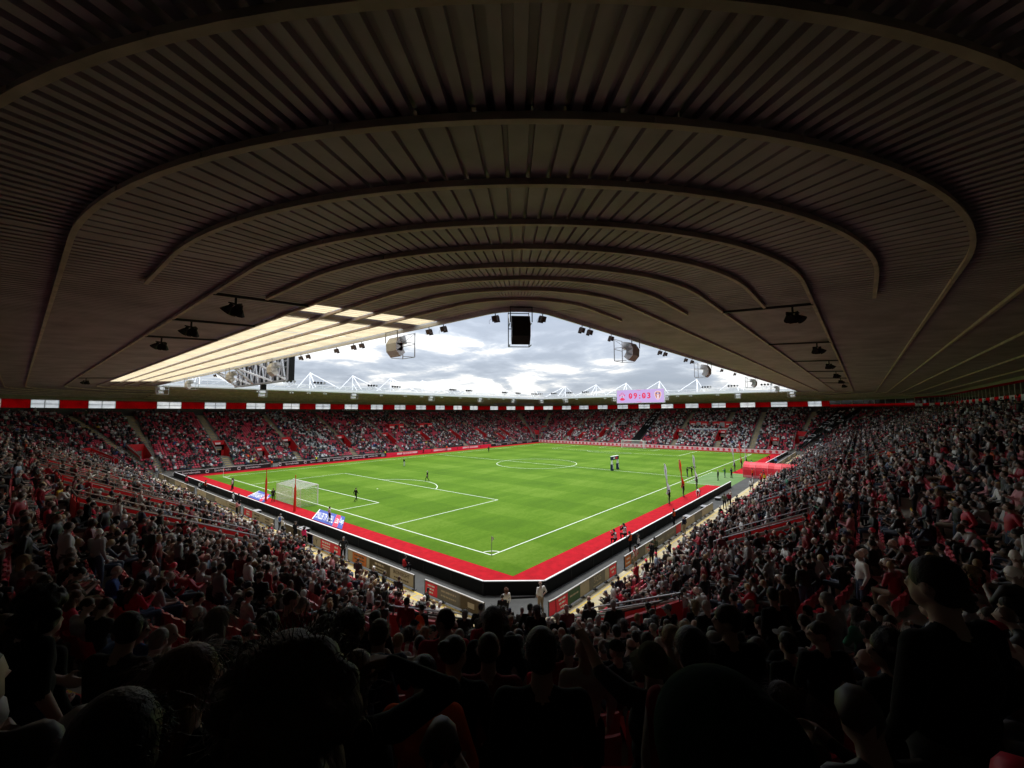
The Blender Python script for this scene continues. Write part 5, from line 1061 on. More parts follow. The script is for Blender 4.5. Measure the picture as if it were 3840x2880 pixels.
PF = [  # pose, x, y, z, facing, top, hair kind, colour, kwargs, bib, label
 ('walk', 4.1, 28.5, G, (1, 0.3), 'black', 'crop', 'brown', {}, None, 'person in black kit standing in the near penalty area'),
 ('walk', 20.5, 34.1, G, (-.5, 1), 'black', 'crop', 'white', {'long_sleeve': False}, None, 'fair haired person in dark kit running by the near penalty arc'),
 ('down', 30.4, 54.7, G, (1, 0), 'black', 'crop', 'brown', {'legs': (.5, .5, .5)}, None, 'person in dark top and pale socks on the far left of the pitch'),
 ('walk', 65.7, 62.2, G, (1, .5), 'black', 'crop', 'dark', {}, None, 'tiny dark figure on the pitch near the far touchline'),
 ('down', -3.0, 36.9, .02, (0, -1), 'charcoal', 'short', 'dark', {}, None, 'person in dark jacket beside the left side of the near goal'),
 ('down', -3.6, 51.2, .02, (-1, 0.2), 'white', 'short', 'dark', {}, None, 'person in white and black top on red turf at far left'),
 ('cross', -3.2, 52.2, .02, (-1, 0), 'black', 'short', 'dark', {}, None, 'person in black on red turf at far left beside one in white'),
 ('down', -6.6, 52.9, 0, (1, 0), 'charcoal', 'crop', 'dark', {}, 'hiviz', 'steward in orange bib on the track at far left'),
 ('kneel', -6.8, 55.5, 0, (1, 0), 'green', 'short', 'dark', {}, 'bibwhite', 'photographer in white bib crouching at far left boards'),
 ('down', -7.3, 60.5, 0, (1, -1), 'red', 'short', 'brown', {}, None, 'person in red top on the track at far left, behind orange steward'),
 ('down', -7.1, 62.0, 0, (1, 1), 'black', 'crop', 'grey', {}, None, 'grey haired person in dark top on the track at far left'),
 ('down', -7.2, 38.4, 0, (1, -.3), 'white', 'short', 'dark', {}, None, 'person in long white shirt beside the left advert fence'),
 ('down', -7.1, 36.7, 0, (1, .3), 'charcoal', 'short', 'dark', {}, None, 'person in dark clothes by the left fence next to one in white'),
 ('phone', -8.75, 31.8, 0, (1, 0), 'pink', 'short', 'brown', {}, None, 'person in pink and white shirt at end of red fence panel'),
 ('look', -8.2, 21.0, 0, (1, .6), 'white', 'crop', 'grey', {}, 'bibblue', 'grey haired person in blue bib standing in the left fence gap'),
 ('cross', -8.7, 19.15, 0, (1, 0), 'white', 'crop', 'grey', {}, None, 'person in white shirt with crossed dark straps by left fence'),
 ('phone', -8.5, 16.8, 0, (0.2, -1), 'black', 'bob', 'brown', {}, None, 'person in dark clothes holding things before the left fence'),
 ('down', -8.75, 14.36, 0, (1, .2), 'hot pink', 'long', 'dark', {}, None, 'steward in hot pink jacket on the yellow hatched walkway'),
 ('pocket', -8.3, 8.4, 0, (-.6, -1), 'charcoal', 'crop', 'grey', {'scale': 1.05}, None, 'tall man in dark suit standing in the gap between fences'),
 ('sitlap', -6.6, 2.6, -.15, (1, 0.1), 'black', 'short', 'dark', {}, 'bibred', 'photographer in red bib seated behind the near black boards'),
 ('down', -3.2, 21.0, .02, (1, 0), 'white', 'short', 'dark', {'scale': .9}, None, 'person in black and white on red turf by the right mat'),
 ('phone', 7.7, -8.5, 0, (0, 1), 'black', 'short', 'dark', {}, 'hiviz', 'steward in orange bib standing behind the near right boards'),
 ('kneel', 8.9, -6.6, .02, (0, 1), 'black', 'short', 'dark', {}, 'bibwhite', 'lower photographer in white bib kneeling on the red strip'),
 ('kneel', 10.6, -6.7, .02, (.3, 1), 'black', 'tail', 'dark', {'scale': 1.15}, 'bibwhite', 'taller photographer in white bib on the red strip at right'),
 ('down', 7.4, -9.3, 0, (0, -1), 'black', 'long', 'dark', {}, 'bibwhite', 'long haired person with white lanyard in the right fence gap'),
 ('down', 4.4, -10.4, 0, (.2, 1), 'red', 'crop', 'dark', {'stripe': 'white', 'long_sleeve': False, 'legs': LEGS[4]}, None, 'person in red and white striped shirt on the right walkway'),
 ('cross', 6.2, -10.9, 0, (-1, .6), 'black', 'short', 'dark', {}, None, 'man in black standing on right walkway beside the striped shirt'),
 ('phone', 7.4, -10.7, 0, (-1, 0), 'olive', 'short', 'dark', {}, None, 'man in dark olive top behind the man in black on walkway'),
 ('down', 18.2, -8.5, 0, (.2, 1), 'black', 'short', 'dark', {}, 'hiviz', 'steward in orange bib by the right boards, farther along'),
 ('down', 15.7, -10.3, 0, (.4, 1), 'navy', 'crop', 'white', {'legs': LEGS[4]}, None, 'white haired man in navy jacket and khaki trousers on walkway'),
 ('bend', 35.0, -6.1, .02, (-1, 0), 'white', 'short', 'dark', {}, None, 'person in white bending down on the red strip at right'),
 ('phone', 52.6, .9, G, (0, -1), 'black', 'cap', 'dark', {'legs': LEGS[2]}, None, 'left cameraman in dark jacket standing on the touchline'),
 ('phone', 54.2, .6, G, (0, -1), 'black', 'cap', 'dark', {}, None, 'right cameraman in black standing on the touchline'),
 ('down', 51.5, -4.5, .02, (0, 1), 'black', 'crop', 'white', {}, None, 'man in black suit standing in the technical area'),
 ('phone', 55.7, -4.6, .02, (0, 1), 'green', 'short', 'blonde', {'legs': LEGS[2]}, None, 'person in green and white near the tunnel mouth'),
 ('phone', 56.0, -5.6, .02, (-1, 1), 'navy', 'short', 'dark', {}, None, 'person in navy near the tunnel beside one in green'),
 ('down', 57.3, -8.6, .0, (0, 1), 'orange', 'short', 'dark', {}, None, 'person in orange kit beside the tunnel mouth'),
 ('down', 56.5, -10.4, .0, (0, 1), 'red', 'short', 'dark', {}, None, 'steward in red jacket on the walkway before the tunnel'),
 ('down', 53.5, -10.6, .0, (-.4, 1), 'orange', 'short', 'dark', {}, 'hiviz', 'steward in orange coat left of the red tunnel'),
 ('down', 52.2, -11.2, .0, (0.5, 1), 'yellow', 'short', 'brown', {}, 'hivizyellow', 'steward in yellow bib left of the red tunnel'),
 ('down', 50.2, -11.0, .0, (0, 1), 'red', 'short', 'grey', {}, None, 'grey haired person in red on walkway left of the tunnel'),
 ('down', 46.5, -10.6, .0, (0, 1), 'white', 'crop', 'white', {}, None, 'white haired person in white standing on the right walkway'),
 ('down', 44.0, -10.8, .0, (-1, 0), 'white', 'short', 'brown', {}, None, 'person in white top at the end of the right fence'),
 ('down', 29.5, -10.6, .0, (1, 0), 'olive', 'crop', 'dark', {'scale': 1.05}, None, 'man in dark olive coat at the end of the long right fence'),
 ('look', 31.2, -10.7, .0, (1, .3), 'dark red', 'crop', 'grey', {}, None, 'person in dark red beside the man in olive coat'),
 ('down', 33.0, -10.5, .0, (0, 1), 'white', 'crop', 'grey', {}, None, 'person in pale clothes further along the right walkway'),
 ('kneel', 73.5, -8.8, .0, (0, 1), 'charcoal', 'short', 'dark', {}, 'bibwhite', 'photographer crouching beyond the red tunnel'),
 ('down', 80.0, -9.0, .0, (1, 0), 'pale blue', 'short', 'dark', {}, 'bibblue', 'person in blue bib beyond the red tunnel'),
 ('bend', 90.0, -6.3, .02, (0, 1), 'dark red', 'short', 'dark', {}, None, 'person bending on the red strip at far right'),
 ('down', 71.5, -5.9, .02, (0, 1), 'white', 'short', 'dark', {}, None, 'person in white on red strip beyond the tunnel'),
 ('down', 69.5, -5.7, .02, (0, 1), 'black', 'short', 'dark', {}, None, 'person in black on red strip beyond the tunnel'),
 ('down', 10.9, 75.6, .01, (0, -1), 'black', 'short', 'dark', {}, 'hiviz', 'steward in orange bib at the first gap in far boards'),
 ('down', 20.7, 75.8, .01, (0, -1), 'black', 'short', 'dark', {}, 'hivizyellow', 'steward in yellow bib at the far boards, left one'),
 ('down', 39.3, 75.8, .01, (0, -1), 'black', 'short', 'dark', {}, 'hivizyellow', 'steward in yellow bib at the start of red boards'),
 ('down', 52.0, 75.6, .01, (0, -1), 'red', 'short', 'dark', {}, None, 'person in red before the red far boards'),
 ('down', 61.0, 75.6, .01, (0, -1), 'orange', 'short', 'dark', {}, 'hiviz', 'steward in orange before the red far boards, further right'),
]
for pose, x, y, z, fc, top, hk, hc, kw, bb, lab in PF:
    nm = make_person(pose, (x, y, z), face(*fc), top, hk, hc, skin=rnd.choices(SK, SKW)[0], label=lab, **kw)
    if bb: vest(nm, pose, bb)
# men standing at the corner fence
for x, y, fc, top, hk, hc, kw, lab in [(-5.6, -9.05, (.3, 1), 'white', 'fringe', 'grey', {'scale': 1.08, 'long_sleeve': False, 'legs': LEGS[4]}, 'balding man in white tee leaning at the near corner fence'),
        (-7.2, -7.8, (.4, 1), 'white', 'curly', 'auburn', {'scale': .95}, 'person in pink and white with red hair by the near corner boards'),
        (-8.1, -8.3, (1, 1), 'black', 'crop', 'dark', {}, 'man in black coat at the gap in the near corner fence')]:
    make_person('pocket' if 'balding' in lab else 'down', (x, y, 0.004), face(*fc), top, hk, hc, label=lab, **kw)
# flag bearers
for i, (x, y, fx, c_) in enumerate([(28.3, -4.5, 26.6, 'flagwhite'), (34.1, -4.4, 32.6, 'flagorange'), (41.5, -4.0, 39.9, 'flagwhite'), (64.6, -4.3, 62.4, 'flagwhite'), (71.1, -4.2, 69.6, 'flagorange'), (76.7, -4.0, 75.2, 'flagwhite')]):
    root = empty('tall_flag', (x-.35, y, 0)); tag(root, 'tall furled %s flag held upright on the right touchline, %s from camera' % ('white' if c_ == 'flagwhite' else 'orange', ordn(i+1)), 'flag', 'tall flags along the right touchline')
    b = MB(); b.bar((x-.35, y, 0.05), (x-1.15, y+.1, 5.2), 0.05, n=5); b.build('pole', 'grey', root)
    b = MB(); n = 12
    for k in range(n):
        t0, t1 = k/n, (k+1)/n
        def fp(t, e_): z_ = 5.15-3.9*t; w_ = (0.10+1.25*t*(1 if t < .8 else 1-(t-.8)*2.5))*(1+.12*math.sin(9*t)); px = x-.35-.8*(z_/5.2)+.03; return (px+w_*e_, y+.1+.10*math.sin(7*t+4*e_), z_-.1*e_)
        for a, c in ((0, .5), (.5, 1)):
            b.quad(fp(t0, a), fp(t0, c), fp(t1, c), fp(t1, a)); q_ = [Vector(v)+Vector((0, .02, 0)) for v in (fp(t1, a), fp(t1, c), fp(t0, c), fp(t0, a))]; b.quad(*q_)
    b.build('flag_cloth', c_, root)
    make_person('phone', (x, y, G), face(-.3, 1), 'black' if c_ != 'flagorange' else 'charcoal', 'short', 'dark', label='flag bearer in black holding the %s flag, %s from camera' % ('white' if c_ == 'flagwhite' else 'orange', ordn(i+1)), group='flag bearers on the right touchline')
# TV cameras on shoulders
for i, (x, y) in enumerate(((52.6, .45), (54.2, .15))):
    root = empty('video_camera', (x, y, 1.6)); b = MB(); b.box((x, y, 1.62), (.2, .38, .22)); b.build('body', 'blackmetal', root); b = MB(); b.bar((x, y-.19, 1.62), (x, y-.38, 1.62), .13, n=8); b.build('lens', 'blackmetal', root)
    tag(root, 'black video camera held by the %s cameraman' % ('left' if i == 0 else 'right'), 'camera')

# ------------------------------------------------------------ spectators and seats
FX = 1559.48
def project(p):
    d = p-CAM; a, b_, c_ = d.dot(r2), d.dot(u2), d.dot(f)
    return (None if c_ < .2 else (1920+FX*a/c_, 1440-FX*b_/c_, c_))
def vnoise(x, y, s=0.09):
    from mathutils import noise
    return noise.noise(Vector((x*s, y*s, 3.1)))
HERO = [
 (-23.62, -21.60, 1.66, 'pocket', 'black', 'bun', 'dark', {}, 'person in black puffer with dark hair up, bottom centre'),  # x, y, H total, pose, top, hair kind, hair colour, kwargs, label
 (-25.16, -22.77, 1.62, 'down', 'black', 'curly', 'brown', {}, 'person with a mass of curly dark hair filling the bottom left centre'),
 (-25.17, -21.93, 1.66, 'pocket', 'black', 'long', 'auburn', {}, 'person with long brown hair seen from behind at bottom left'),
 (-25.45, -22.54, 1.60, 'look', 'charcoal', 'short', 'dark', {}, 'dark person in profile at the bottom left edge'),
 (-24.55, -21.96, 1.66, 'headhand', 'black', 'bald', 'dark', {'skin': SK[4]}, 'bald person resting one arm on the head at bottom'),
 (-23.58, -22.30, 1.66, 'down', 'black', 'short', 'dark', {'fat': 1}, 'broad man in black tee from behind in bottom centre'),
 (-23.19, -21.51, 1.74, 'down', 'dark red', 'crop', 'brown', {}, 'man in dark red polo left of the broad man in black'),
 (-23.92, -21.66, 1.68, 'pocket', 'orange', 'bun', 'dark', {}, 'person in orange top with dark hair at bottom centre left'),
 (-21.81, -21.34, 1.62, 'broad', 'dark red', 'short', 'grey', {}, 'large person in dark red top right of the man in black'),
 (-22.91, -22.69, 1.74, 'point', 'charcoal', 'hat', 'brown', {'hatc': 'olive', 'long_sleeve': False}, 'person in hat and grey shawl pointing one arm forward'),
 (-23.02, -22.97, 1.80, 'down', 'dark red', 'short', 'dark', {'stripe': 'grey', 'long_sleeve': False}, 'man in red and white striped shirt at bottom right centre'),
 (-21.05, -22.56, 1.72, 'down', 'navy', 'crop', 'grey', {}, 'grey cropped man in navy right of the striped shirt'),
 (-24.57, -23.52, 1.52, 'broad', 'bottle green', 'hood', 'dark', {'hatc': 'bottle green'}, 'person in dark green hooded top close at bottom right'),
 (-22.40, -24.06, 1.92, 'broad', 'black', 'short', 'dark', {}, 'very tall man in black coat at right edge of the foreground'),
 (-21.59, -23.84, 1.68, 'look', 'charcoal', 'curly', 'dark', {}, 'curly haired person in puffer jacket at bottom right'),
 (-20.44, -23.10, 1.72, 'down', 'black', 'short', 'dark', {}, 'man in black with short dark hair at lower right'),
 (-20.71, -23.39, 1.75, 'look', 'black', 'crop', 'brown', {}, 'man in black drinking beside the lower right foreground'),
 (-25.02, -19.62, 1.66, 'look', 'charcoal', 'short', 'dark', {}, 'dark haired person in profile at lower left'),
 (-25.36, -18.29, 1.75, 'down', 'black', 'short', 'grey', {}, 'grey haired person at far lower left'),
 (-24.45, -20.36, 1.76, 'look', 'charcoal', 'cap', 'dark', {'hatc': 'charcoal'}, 'person in dark cap looking right at lower left'),
 (-22.33, -21.84, 1.70, 'down', 'pale grey', 'bald', 'dark', {}, 'bald person in pale grey behind the man in black'),
 (-22.84, -17.12, 1.84, 'pocket', 'dark red', 'crop', 'brown', {}, 'tall man in dark red standing left of centre'),
 (-22.00, -18.05, 1.86, 'broad', 'black', 'crop', 'dark', {}, 'tall man in black standing before the near corner wall'),
 (-17.9, -13.2, 1.78, 'down', 'dark red', 'short', 'dark', {}, 'person in long red coat by the near corner rail'),
 (-16.9, -12.6, 1.8, 'look', 'charcoal', 'crop', 'dark', {'bib': 'hiviz'}, 'steward in orange jacket behind the near corner rail'),
 (-16.2, -13.9, 1.75, 'down', 'charcoal', 'bob', 'grey', {}, 'grey bobbed person in patterned coat by near corner wall'),
 (-16.3, -14.7, 1.85, 'broad', 'black', 'crop', 'dark', {}, 'man in black with grey crop by near corner wall'),
 (-15.0, -13.9, 1.8, 'down', 'black', 'crop', 'brown', {}, 'dark coated man standing below the near corner wall'),
 (-15.4, -14.5, 1.75, 'down', 'pink', 'crop', 'dark', {'long_sleeve': False}, 'man in pale pink tee standing in the near corner aisle'),
 (-15.5, -15.2, 1.72, 'down', 'olive', 'bun', 'blonde', {}, 'blonde person with hair up in olive top in the aisle'),
 (-15.3, -15.8, 1.8, 'pocket', 'black', 'crop', 'dark', {}, 'man in dark green coat standing in the near corner aisle'),
 (-14.2, -15.5, 1.78, 'down', 'black', 'crop', 'white', {}, 'white haired man in black coat near the corner fence'),
 (-12.2, -18.2, 1.8, 'walk', 'black', 'short', 'dark', {}, 'man in black tee walking by the right corner rail'),
 (-16.45, -21.19, 1.68, 'down', 'black', 'crop', 'white', {}, 'white haired person in black right of centre'),
 (-14.3, -20.3, 1.76, 'down', 'black', 'long', 'blonde', {}, 'person with long curly blonde hair in black by right rail'),
 (-17.3, -22.5, 1.86, 'pocket', 'black', 'crop', 'dark', {}, 'tall man in black tee standing at centre right'),
 (-14.3, -22.3, 1.82, 'down', 'brown', 'crop', 'dark', {}, 'man in rust brown jacket standing at centre right'),
 (-16.9, -23.2, 1.84, 'broad', 'grey', 'crop', 'grey', {}, 'large man in speckled grey top standing at centre right'),
 (-23.3, 1.6, 1.78, 'down', 'red', 'short', 'dark', {'long_sleeve': False, 'num': 1}, 'man in red shirt numbered 50 standing at far left'),
 (-23.5, 0.9, 1.76, 'look', 'black', 'short', 'brown', {}, 'man in dark jacket left of the red 50 shirt'),
 (-24.7, 4.6, 1.78, 'down', 'dark red', 'short', 'brown', {}, 'broad person in dark red at the left edge'),
 (-22.6, -2.8, 1.75, 'down', 'grey', 'crop', 'brown', {}, 'person in grey top standing at left'),
 (-21.9, -2.0, 1.78, 'down', 'charcoal', 'short', 'dark', {}, 'person in charcoal top standing at left, next to one in grey'),
 (-19.6, 1.8, 1.8, 'pocket', 'charcoal', 'crop', 'dark', {}, 'man in dark clothes by the left vomitory wall'),
 (1.6, -21.2, 1.8, 'down', 'black', 'short', 'dark', {}, 'man in black standing at the right terrace'),
 (1.7, -23.1, 1.82, 'cross', 'navy', 'short', 'dark', {}, 'man in navy standing at the right terrace, further back'),
 (-2.3, -25.9, 1.75, 'look', 'dark red', 'long', 'blonde', {}, 'blonde person in dark red standing at the right'),
]
def rowof(x, y):
    dx_ = max(X0-x, 0, x-X1); dy_ = max(Y0-y, 0, y-Y1); R = math.hypot(dx_, dy_); return R, max(-1, min(NR-1, int((R-RF)/DR)))
ZT = [('with a mass of curly', 11.03), ('long brown hair seen', 10.76), ('dark person in profile', 10.98), ('bald person resting', 10.5), ('broad man in black tee', 10.32), ('dark red polo', 9.89), ('orange top with dark', 10.1), ('large person in dark red', 9.26), ('hat and grey shawl', 10.1), ('striped shirt at bottom', 10.32), ('grey cropped man in navy', 9.41), ('green hooded', 10.96), ('very tall man', 10.8), ('puffer jacket', 10.01), ('black with short dark hair at lower', 9.33), ('drinking beside', 9.63), ('profile at lower left', 10.14), ('grey haired person at far', 9.92), ('dark cap looking', 9.96), ('pale grey behind', 9.64)]
heropos = []
for x, y, H, pose, top, hk, hc, kw, lab in HERO:
    R, i = rowof(x, y); zf = zrow(i) if R > RF else 0.004; kw = dict(kw); H = next((min(2.05, max(1.5, z_-zf)) for k_, z_ in ZT if k_ in lab), H); kw.pop('fat', None); bibk = kw.pop('bib', None); num = kw.pop('num', None)
    cx_, cy_ = max(X0, x), max(Y0, y); dirv = Vector((cx_-x+.001, cy_-y+.001)).normalized(); ang = face(dirv.x, dirv.y)+rnd.uniform(-.12, .12)
    o = make_person(pose, (x, y, zf), ang, top, hk, hc, scale=H/1.75, label=lab, group=None, legs=rnd.choice(LEGS), **{k_: v_ for k_, v_ in kw.items()})
    if bibk: vest(o, pose, bibk)
    if num:
        t_ = text_mesh('50', .26, 'whiteprint', 'shirt_number', .002); h = bpy.data.objects.new('shirt_number', t_); C.objects.link(h); h.parent = o; h.matrix_local = Matrix.Translation((0, -.152, 1.27)) @ Matrix.Rotation(PI/2, 4, 'X')
    heropos.append((x, y))
HP = np.array(heropos)
seats = []   # (dist, px, pos, ang, row, sec, t)
folk = []
for sec in SEC:
    s = SEC[sec]; straight = s[0] == 's'; lo, hi = (0.0, s[4]) if straight else (float(s[2]), float(s[3]))
    for i in range(NR):
        R = Rrow(i)+0.46; ln_ = (hi-lo) if straight else math.radians(90)*R; n = int(ln_/0.5)
        for k in range(n):
            t = lo+(hi-lo)*(k+.5)/n; pad = .3 if straight else .3/R*57.3
            if in_vom(sec, t, i, pad) or in_vom(sec, t, i-1, pad) or any(abs(t-a) < h+pad for a, h in AIS[sec]) or tarp_at(sec, t): continue
            p = bp(sec, t, R, zrow(i)); q = project(p+Vector((0, 0, .9)))
            if q is None or not (-900 < q[0] < 4740) or not (-400 < q[1] < 3900): continue
            dist = (p-CAM).length
            if math.hypot(p.x-CAM.x, p.y-CAM.y) < 0.62: continue
            close = math.hypot(p.x-CAM.x, p.y-CAM.y) < 1.6
            n_ = outn(sec, t); ang = face(-n_.x, -n_.y); px = (0 <= q[0] <= 3840 and 0 <= q[1] <= 2950)
            if sec == 'LN' and 8 <= i <= 10 and (abs(t-201) < 8 or abs(t-249) < 7.5): continue
            seats.append((dist, px, p, ang, i, sec, t))
            # is the seat taken
            nz_ = vnoise(p.x, p.y); occ = {'L': .78, 'LN': .84, 'N': .80, 'F': .60, 'LF': .60, 'RF': .52, 'R': .74, 'RN': .72}[sec]
            if sec == 'F': occ = .47+.16*(i < 10)+.1*(p.x > 20)
            if sec == 'L' and p.y > 45: occ = .62
            if sec == 'RF' and i > 18: occ = .34
            if sec == 'R' and p.y < 30: occ = .86
            if sec == 'R' and 40 < p.y: occ = .52
            if sec == 'F' and i > 29: occ *= .8
            occ += .6*nz_*(1 if dist > 30 else .7)
            if vnoise(t*(1 if straight else .35)+i*37.0, i*11.0, .42) > (.17 if sec in ('L', 'N', 'LN') else .24): occ *= .12
            if sec == 'LN' and 8 <= i <= 16 and (abs(t-201) < 8 or abs(t-249) < 7.5): continue
            if rnd.random() > occ: continue
            if close: continue
            if sec == 'L' and 4 <= i <= 17 and any(v_[0] == 'L' and v_[2] > 2 and v_[1]-v_[2]-2.4 < t < v_[1]-v_[2] for v_ in VOM) and rnd.random() < .85: continue
            dvec = Vector((p.x-CAM.x, p.y-CAM.y)); lat = dvec.x*math.sin(.4915)-dvec.y*math.cos(.4915)
            if 1.2 < dvec.length < 5.2 and abs(lat) < .42: continue
            if len(HP) and np.min(np.hypot(HP[:, 0]-p.x, HP[:, 1]-p.y)) < (.42 if dist > 4 else .40): continue
            folk.append((dist, px, p, ang, i, sec, t))
folk.sort(key=lambda a: a[0]); seats.sort(key=lambda a: a[0])
near = [a for a in folk if a[1]][:188]; nearset = set(id(a) for a in near); rest = [a for a in folk if id(a) not in nearset]
STAND = ['down', 'cross', 'phone', 'pocket', 'broad', 'look', 'down']; SIT = ['sitlap', 'sitlean', 'sitphone', 'sitcross', 'sitturn', 'sitlap', 'sitlap']
near.sort(key=lambda a: (a[4], project(a[2])[0])); rowcount = {}
PN = {'down': 'standing', 'cross': 'standing arms folded', 'phone': 'standing over a phone', 'pocket': 'standing hands in pockets', 'broad': 'standing', 'look': 'standing looking sideways', 'sitlap': 'seated', 'sitlean': 'leaning forward', 'sitphone': 'looking down at a phone', 'sitcross': 'seated arms folded', 'sitturn': 'seated head turned'}
HN = {'short': 'short hair', 'crop': 'cropped hair', 'fringe': 'balding', 'long': 'long hair', 'bob': 'bobbed hair', 'bun': 'hair bun', 'tail': 'ponytail', 'curly': 'curly hair', 'cap': 'cap', 'bald': 'bald'}
for d, px, p, ang, i, sec, t in near:
    st_ = (i >= 21 and d < 6 and rnd.random() < .8) or (rnd.random() < (.07 if d > 4 else .5)); pose = rnd.choice(STAND if st_ else SIT); top = pick(rnd, TW) if d > 5 else rnd.choice(['black', 'black', 'charcoal', 'navy', 'dark red', 'olive']); hk = rnd.choices(['short', 'crop', 'fringe', 'long', 'bob', 'bun', 'tail', 'curly', 'cap', 'bald'], [26, 22, 9, 12, 8, 4, 5, 3, 7, 4])[0]; hc = pick(rnd, HW)
    if hk == 'fringe': hc = rnd.choice(['grey', 'brown', 'white'])
    if d < 5: hk = rnd.choice(['short', 'crop', 'short', 'bob', 'long', 'bun']); hc = rnd.choice(['dark', 'brown'])
    n_ = Vector((math.cos(ang+PI/2), math.sin(ang+PI/2), 0)); loc = p+n_*(.0 if not st_ else .12); rowcount[i] = rowcount.get(i, 0)+1
    hat = rnd.choice(['black', 'red', 'navy', 'white', 'grey']) if hk == 'cap' else None; ls = rnd.random() < .6 or d < 5
    desc = {'cap': '%s cap' % hat, 'bald': 'bald'}.get(hk, '%s %s' % (hc, HN[hk]))
    lab = '%s person, %s top, %s, %s from left, %s terrace row' % (desc, top, ' '.join(PN[pose].split()[:2]), ordn(rowcount[i]), ordn(i+1))
    make_person(pose, loc, ang+rnd.uniform(-.28, .28), top, hk, hc, skin=rnd.choices(SK, SKW)[0], legs=rnd.choice(LEGS), scale=rnd.uniform(.92, 1.06), long_sleeve=ls, stripe='white' if (top == 'red' and rnd.random() < .35) else None, label=lab, group='spectators in the near stands', hatc=hat)
# everybody else in one crowd mesh
def bake(inst, name, m, attr='col'):
    """inst: list of (template key, pos, ang, scale, palette (7,3))"""
    Vs, Fs, Cs = [], [], []; off = 0; bykey = {}
    for it in inst: bykey.setdefault(it[0], []).append(it)
    for key, its in bykey.items():
        V, T, Z = MID[key]; n = len(its); a = np.array([q[2] for q in its]); s = np.array([q[3] for q in its]); P = np.array([tuple(q[1]) for q in its]); pal = np.array([q[4] for q in its])
        ca, sa = np.cos(a)[:, None], np.sin(a)[:, None]; x = (V[None, :, 0]*ca-V[None, :, 1]*sa)*s[:, None, 0]+P[:, 0:1]; y = (V[None, :, 0]*sa+V[None, :, 1]*ca)*s[:, None, 0]+P[:, 1:2]; z = V[None, :, 2]*s[:, None, 1]+P[:, 2:3]
        Vs.append(np.stack([x, y, z], -1).reshape(-1, 3)); Fs.append((T[None]+(np.arange(n)*len(V))[:, None, None]+off).reshape(-1, 3)); Cs.append(pal[:, Z].reshape(-1, 3)); off += n*len(V)
    V, F_, Cc = np.concatenate(Vs), np.concatenate(Fs), np.concatenate(Cs); me = bpy.data.meshes.new(name); me.vertices.add(len(V)); me.vertices.foreach_set('co', V.astype(np.float32).ravel())
    me.loops.add(len(F_)*3); me.loops.foreach_set('vertex_index', F_.astype(np.int32).ravel()); me.polygons.add(len(F_)); me.polygons.foreach_set('loop_start', np.arange(0, len(F_)*3, 3, dtype=np.int32)); me.polygons.foreach_set('loop_total', np.full(len(F_), 3, np.int32))
    at = me.attributes.new(attr, 'FLOAT_COLOR', 'FACE'); at.data.foreach_set('color', np.concatenate([Cc, np.ones((len(Cc), 1))], 1).astype(np.float32).ravel()); me.update(calc_edges=True); me.validate(); me.materials.append(MT[m])
    o = bpy.data.objects.new(name, me); C.objects.link(o); return o, len(F_)
inst = []
for d, px, p, ang, i, sec, t in rest:
    st_ = rnd.random() < (.2 if sec in ('R', 'N', 'RN', 'L', 'LN') else .08); top = pick(rnd, TW)
    if sec in ('R',) and rnd.random() < .25: top = 'white'
    tcol = np.array(TOPS[top])*rnd.uniform(.75, 1.25); skin = np.array(rnd.choices(SK, SKW)[0]); hc = np.array(HAIRC[pick(rnd, HW)]) if rnd.random() < .84 else (np.array(TOPS[rnd.choice(['red', 'white', 'black', 'navy'])]) if rnd.random() < .5 else skin)
    if d < 26: key = (rnd.choice(STAND[:6]) if st_ else rnd.choice(SIT[:5]), 'mid')
    elif d < 52: key = (rnd.choice(STAND[:6]) if st_ else rnd.choice(SIT[:5]), 'low')
    else: key = ('stand' if st_ else 'sit', 'far')
    skin = skin*rnd.uniform(.65, 1.0); hc = hc*rnd.uniform(1.0, 2.6)+.01  # hair lightened, painting toplit highlights on the heads into its colour
    pal = np.array([skin, tcol, LEGS[rnd.randrange(6)], tcol if rnd.random() < .8 else skin*.8, (.03, .03, .03), (.03, .03, .03), hc]); sc1 = rnd.uniform(.93, 1.08); k_ = rnd.uniform(.9, 1.12)
    n_ = Vector((math.cos(ang+PI/2), math.sin(ang+PI/2), 0)); inst.append((key, p+n_*rnd.uniform(-.02, .12)+Vector((n_.y, -n_.x, 0))*rnd.uniform(-.09, .09), ang+rnd.uniform(-.6, .6), (k_*1.06, sc1*1.05), pal))
o, nt1 = bake(inst, 'crowd', 'crowd'); tag(o, 'dense crowd of seated spectators filling the terraces all round the pitch', 'crowd', kind='stuff')
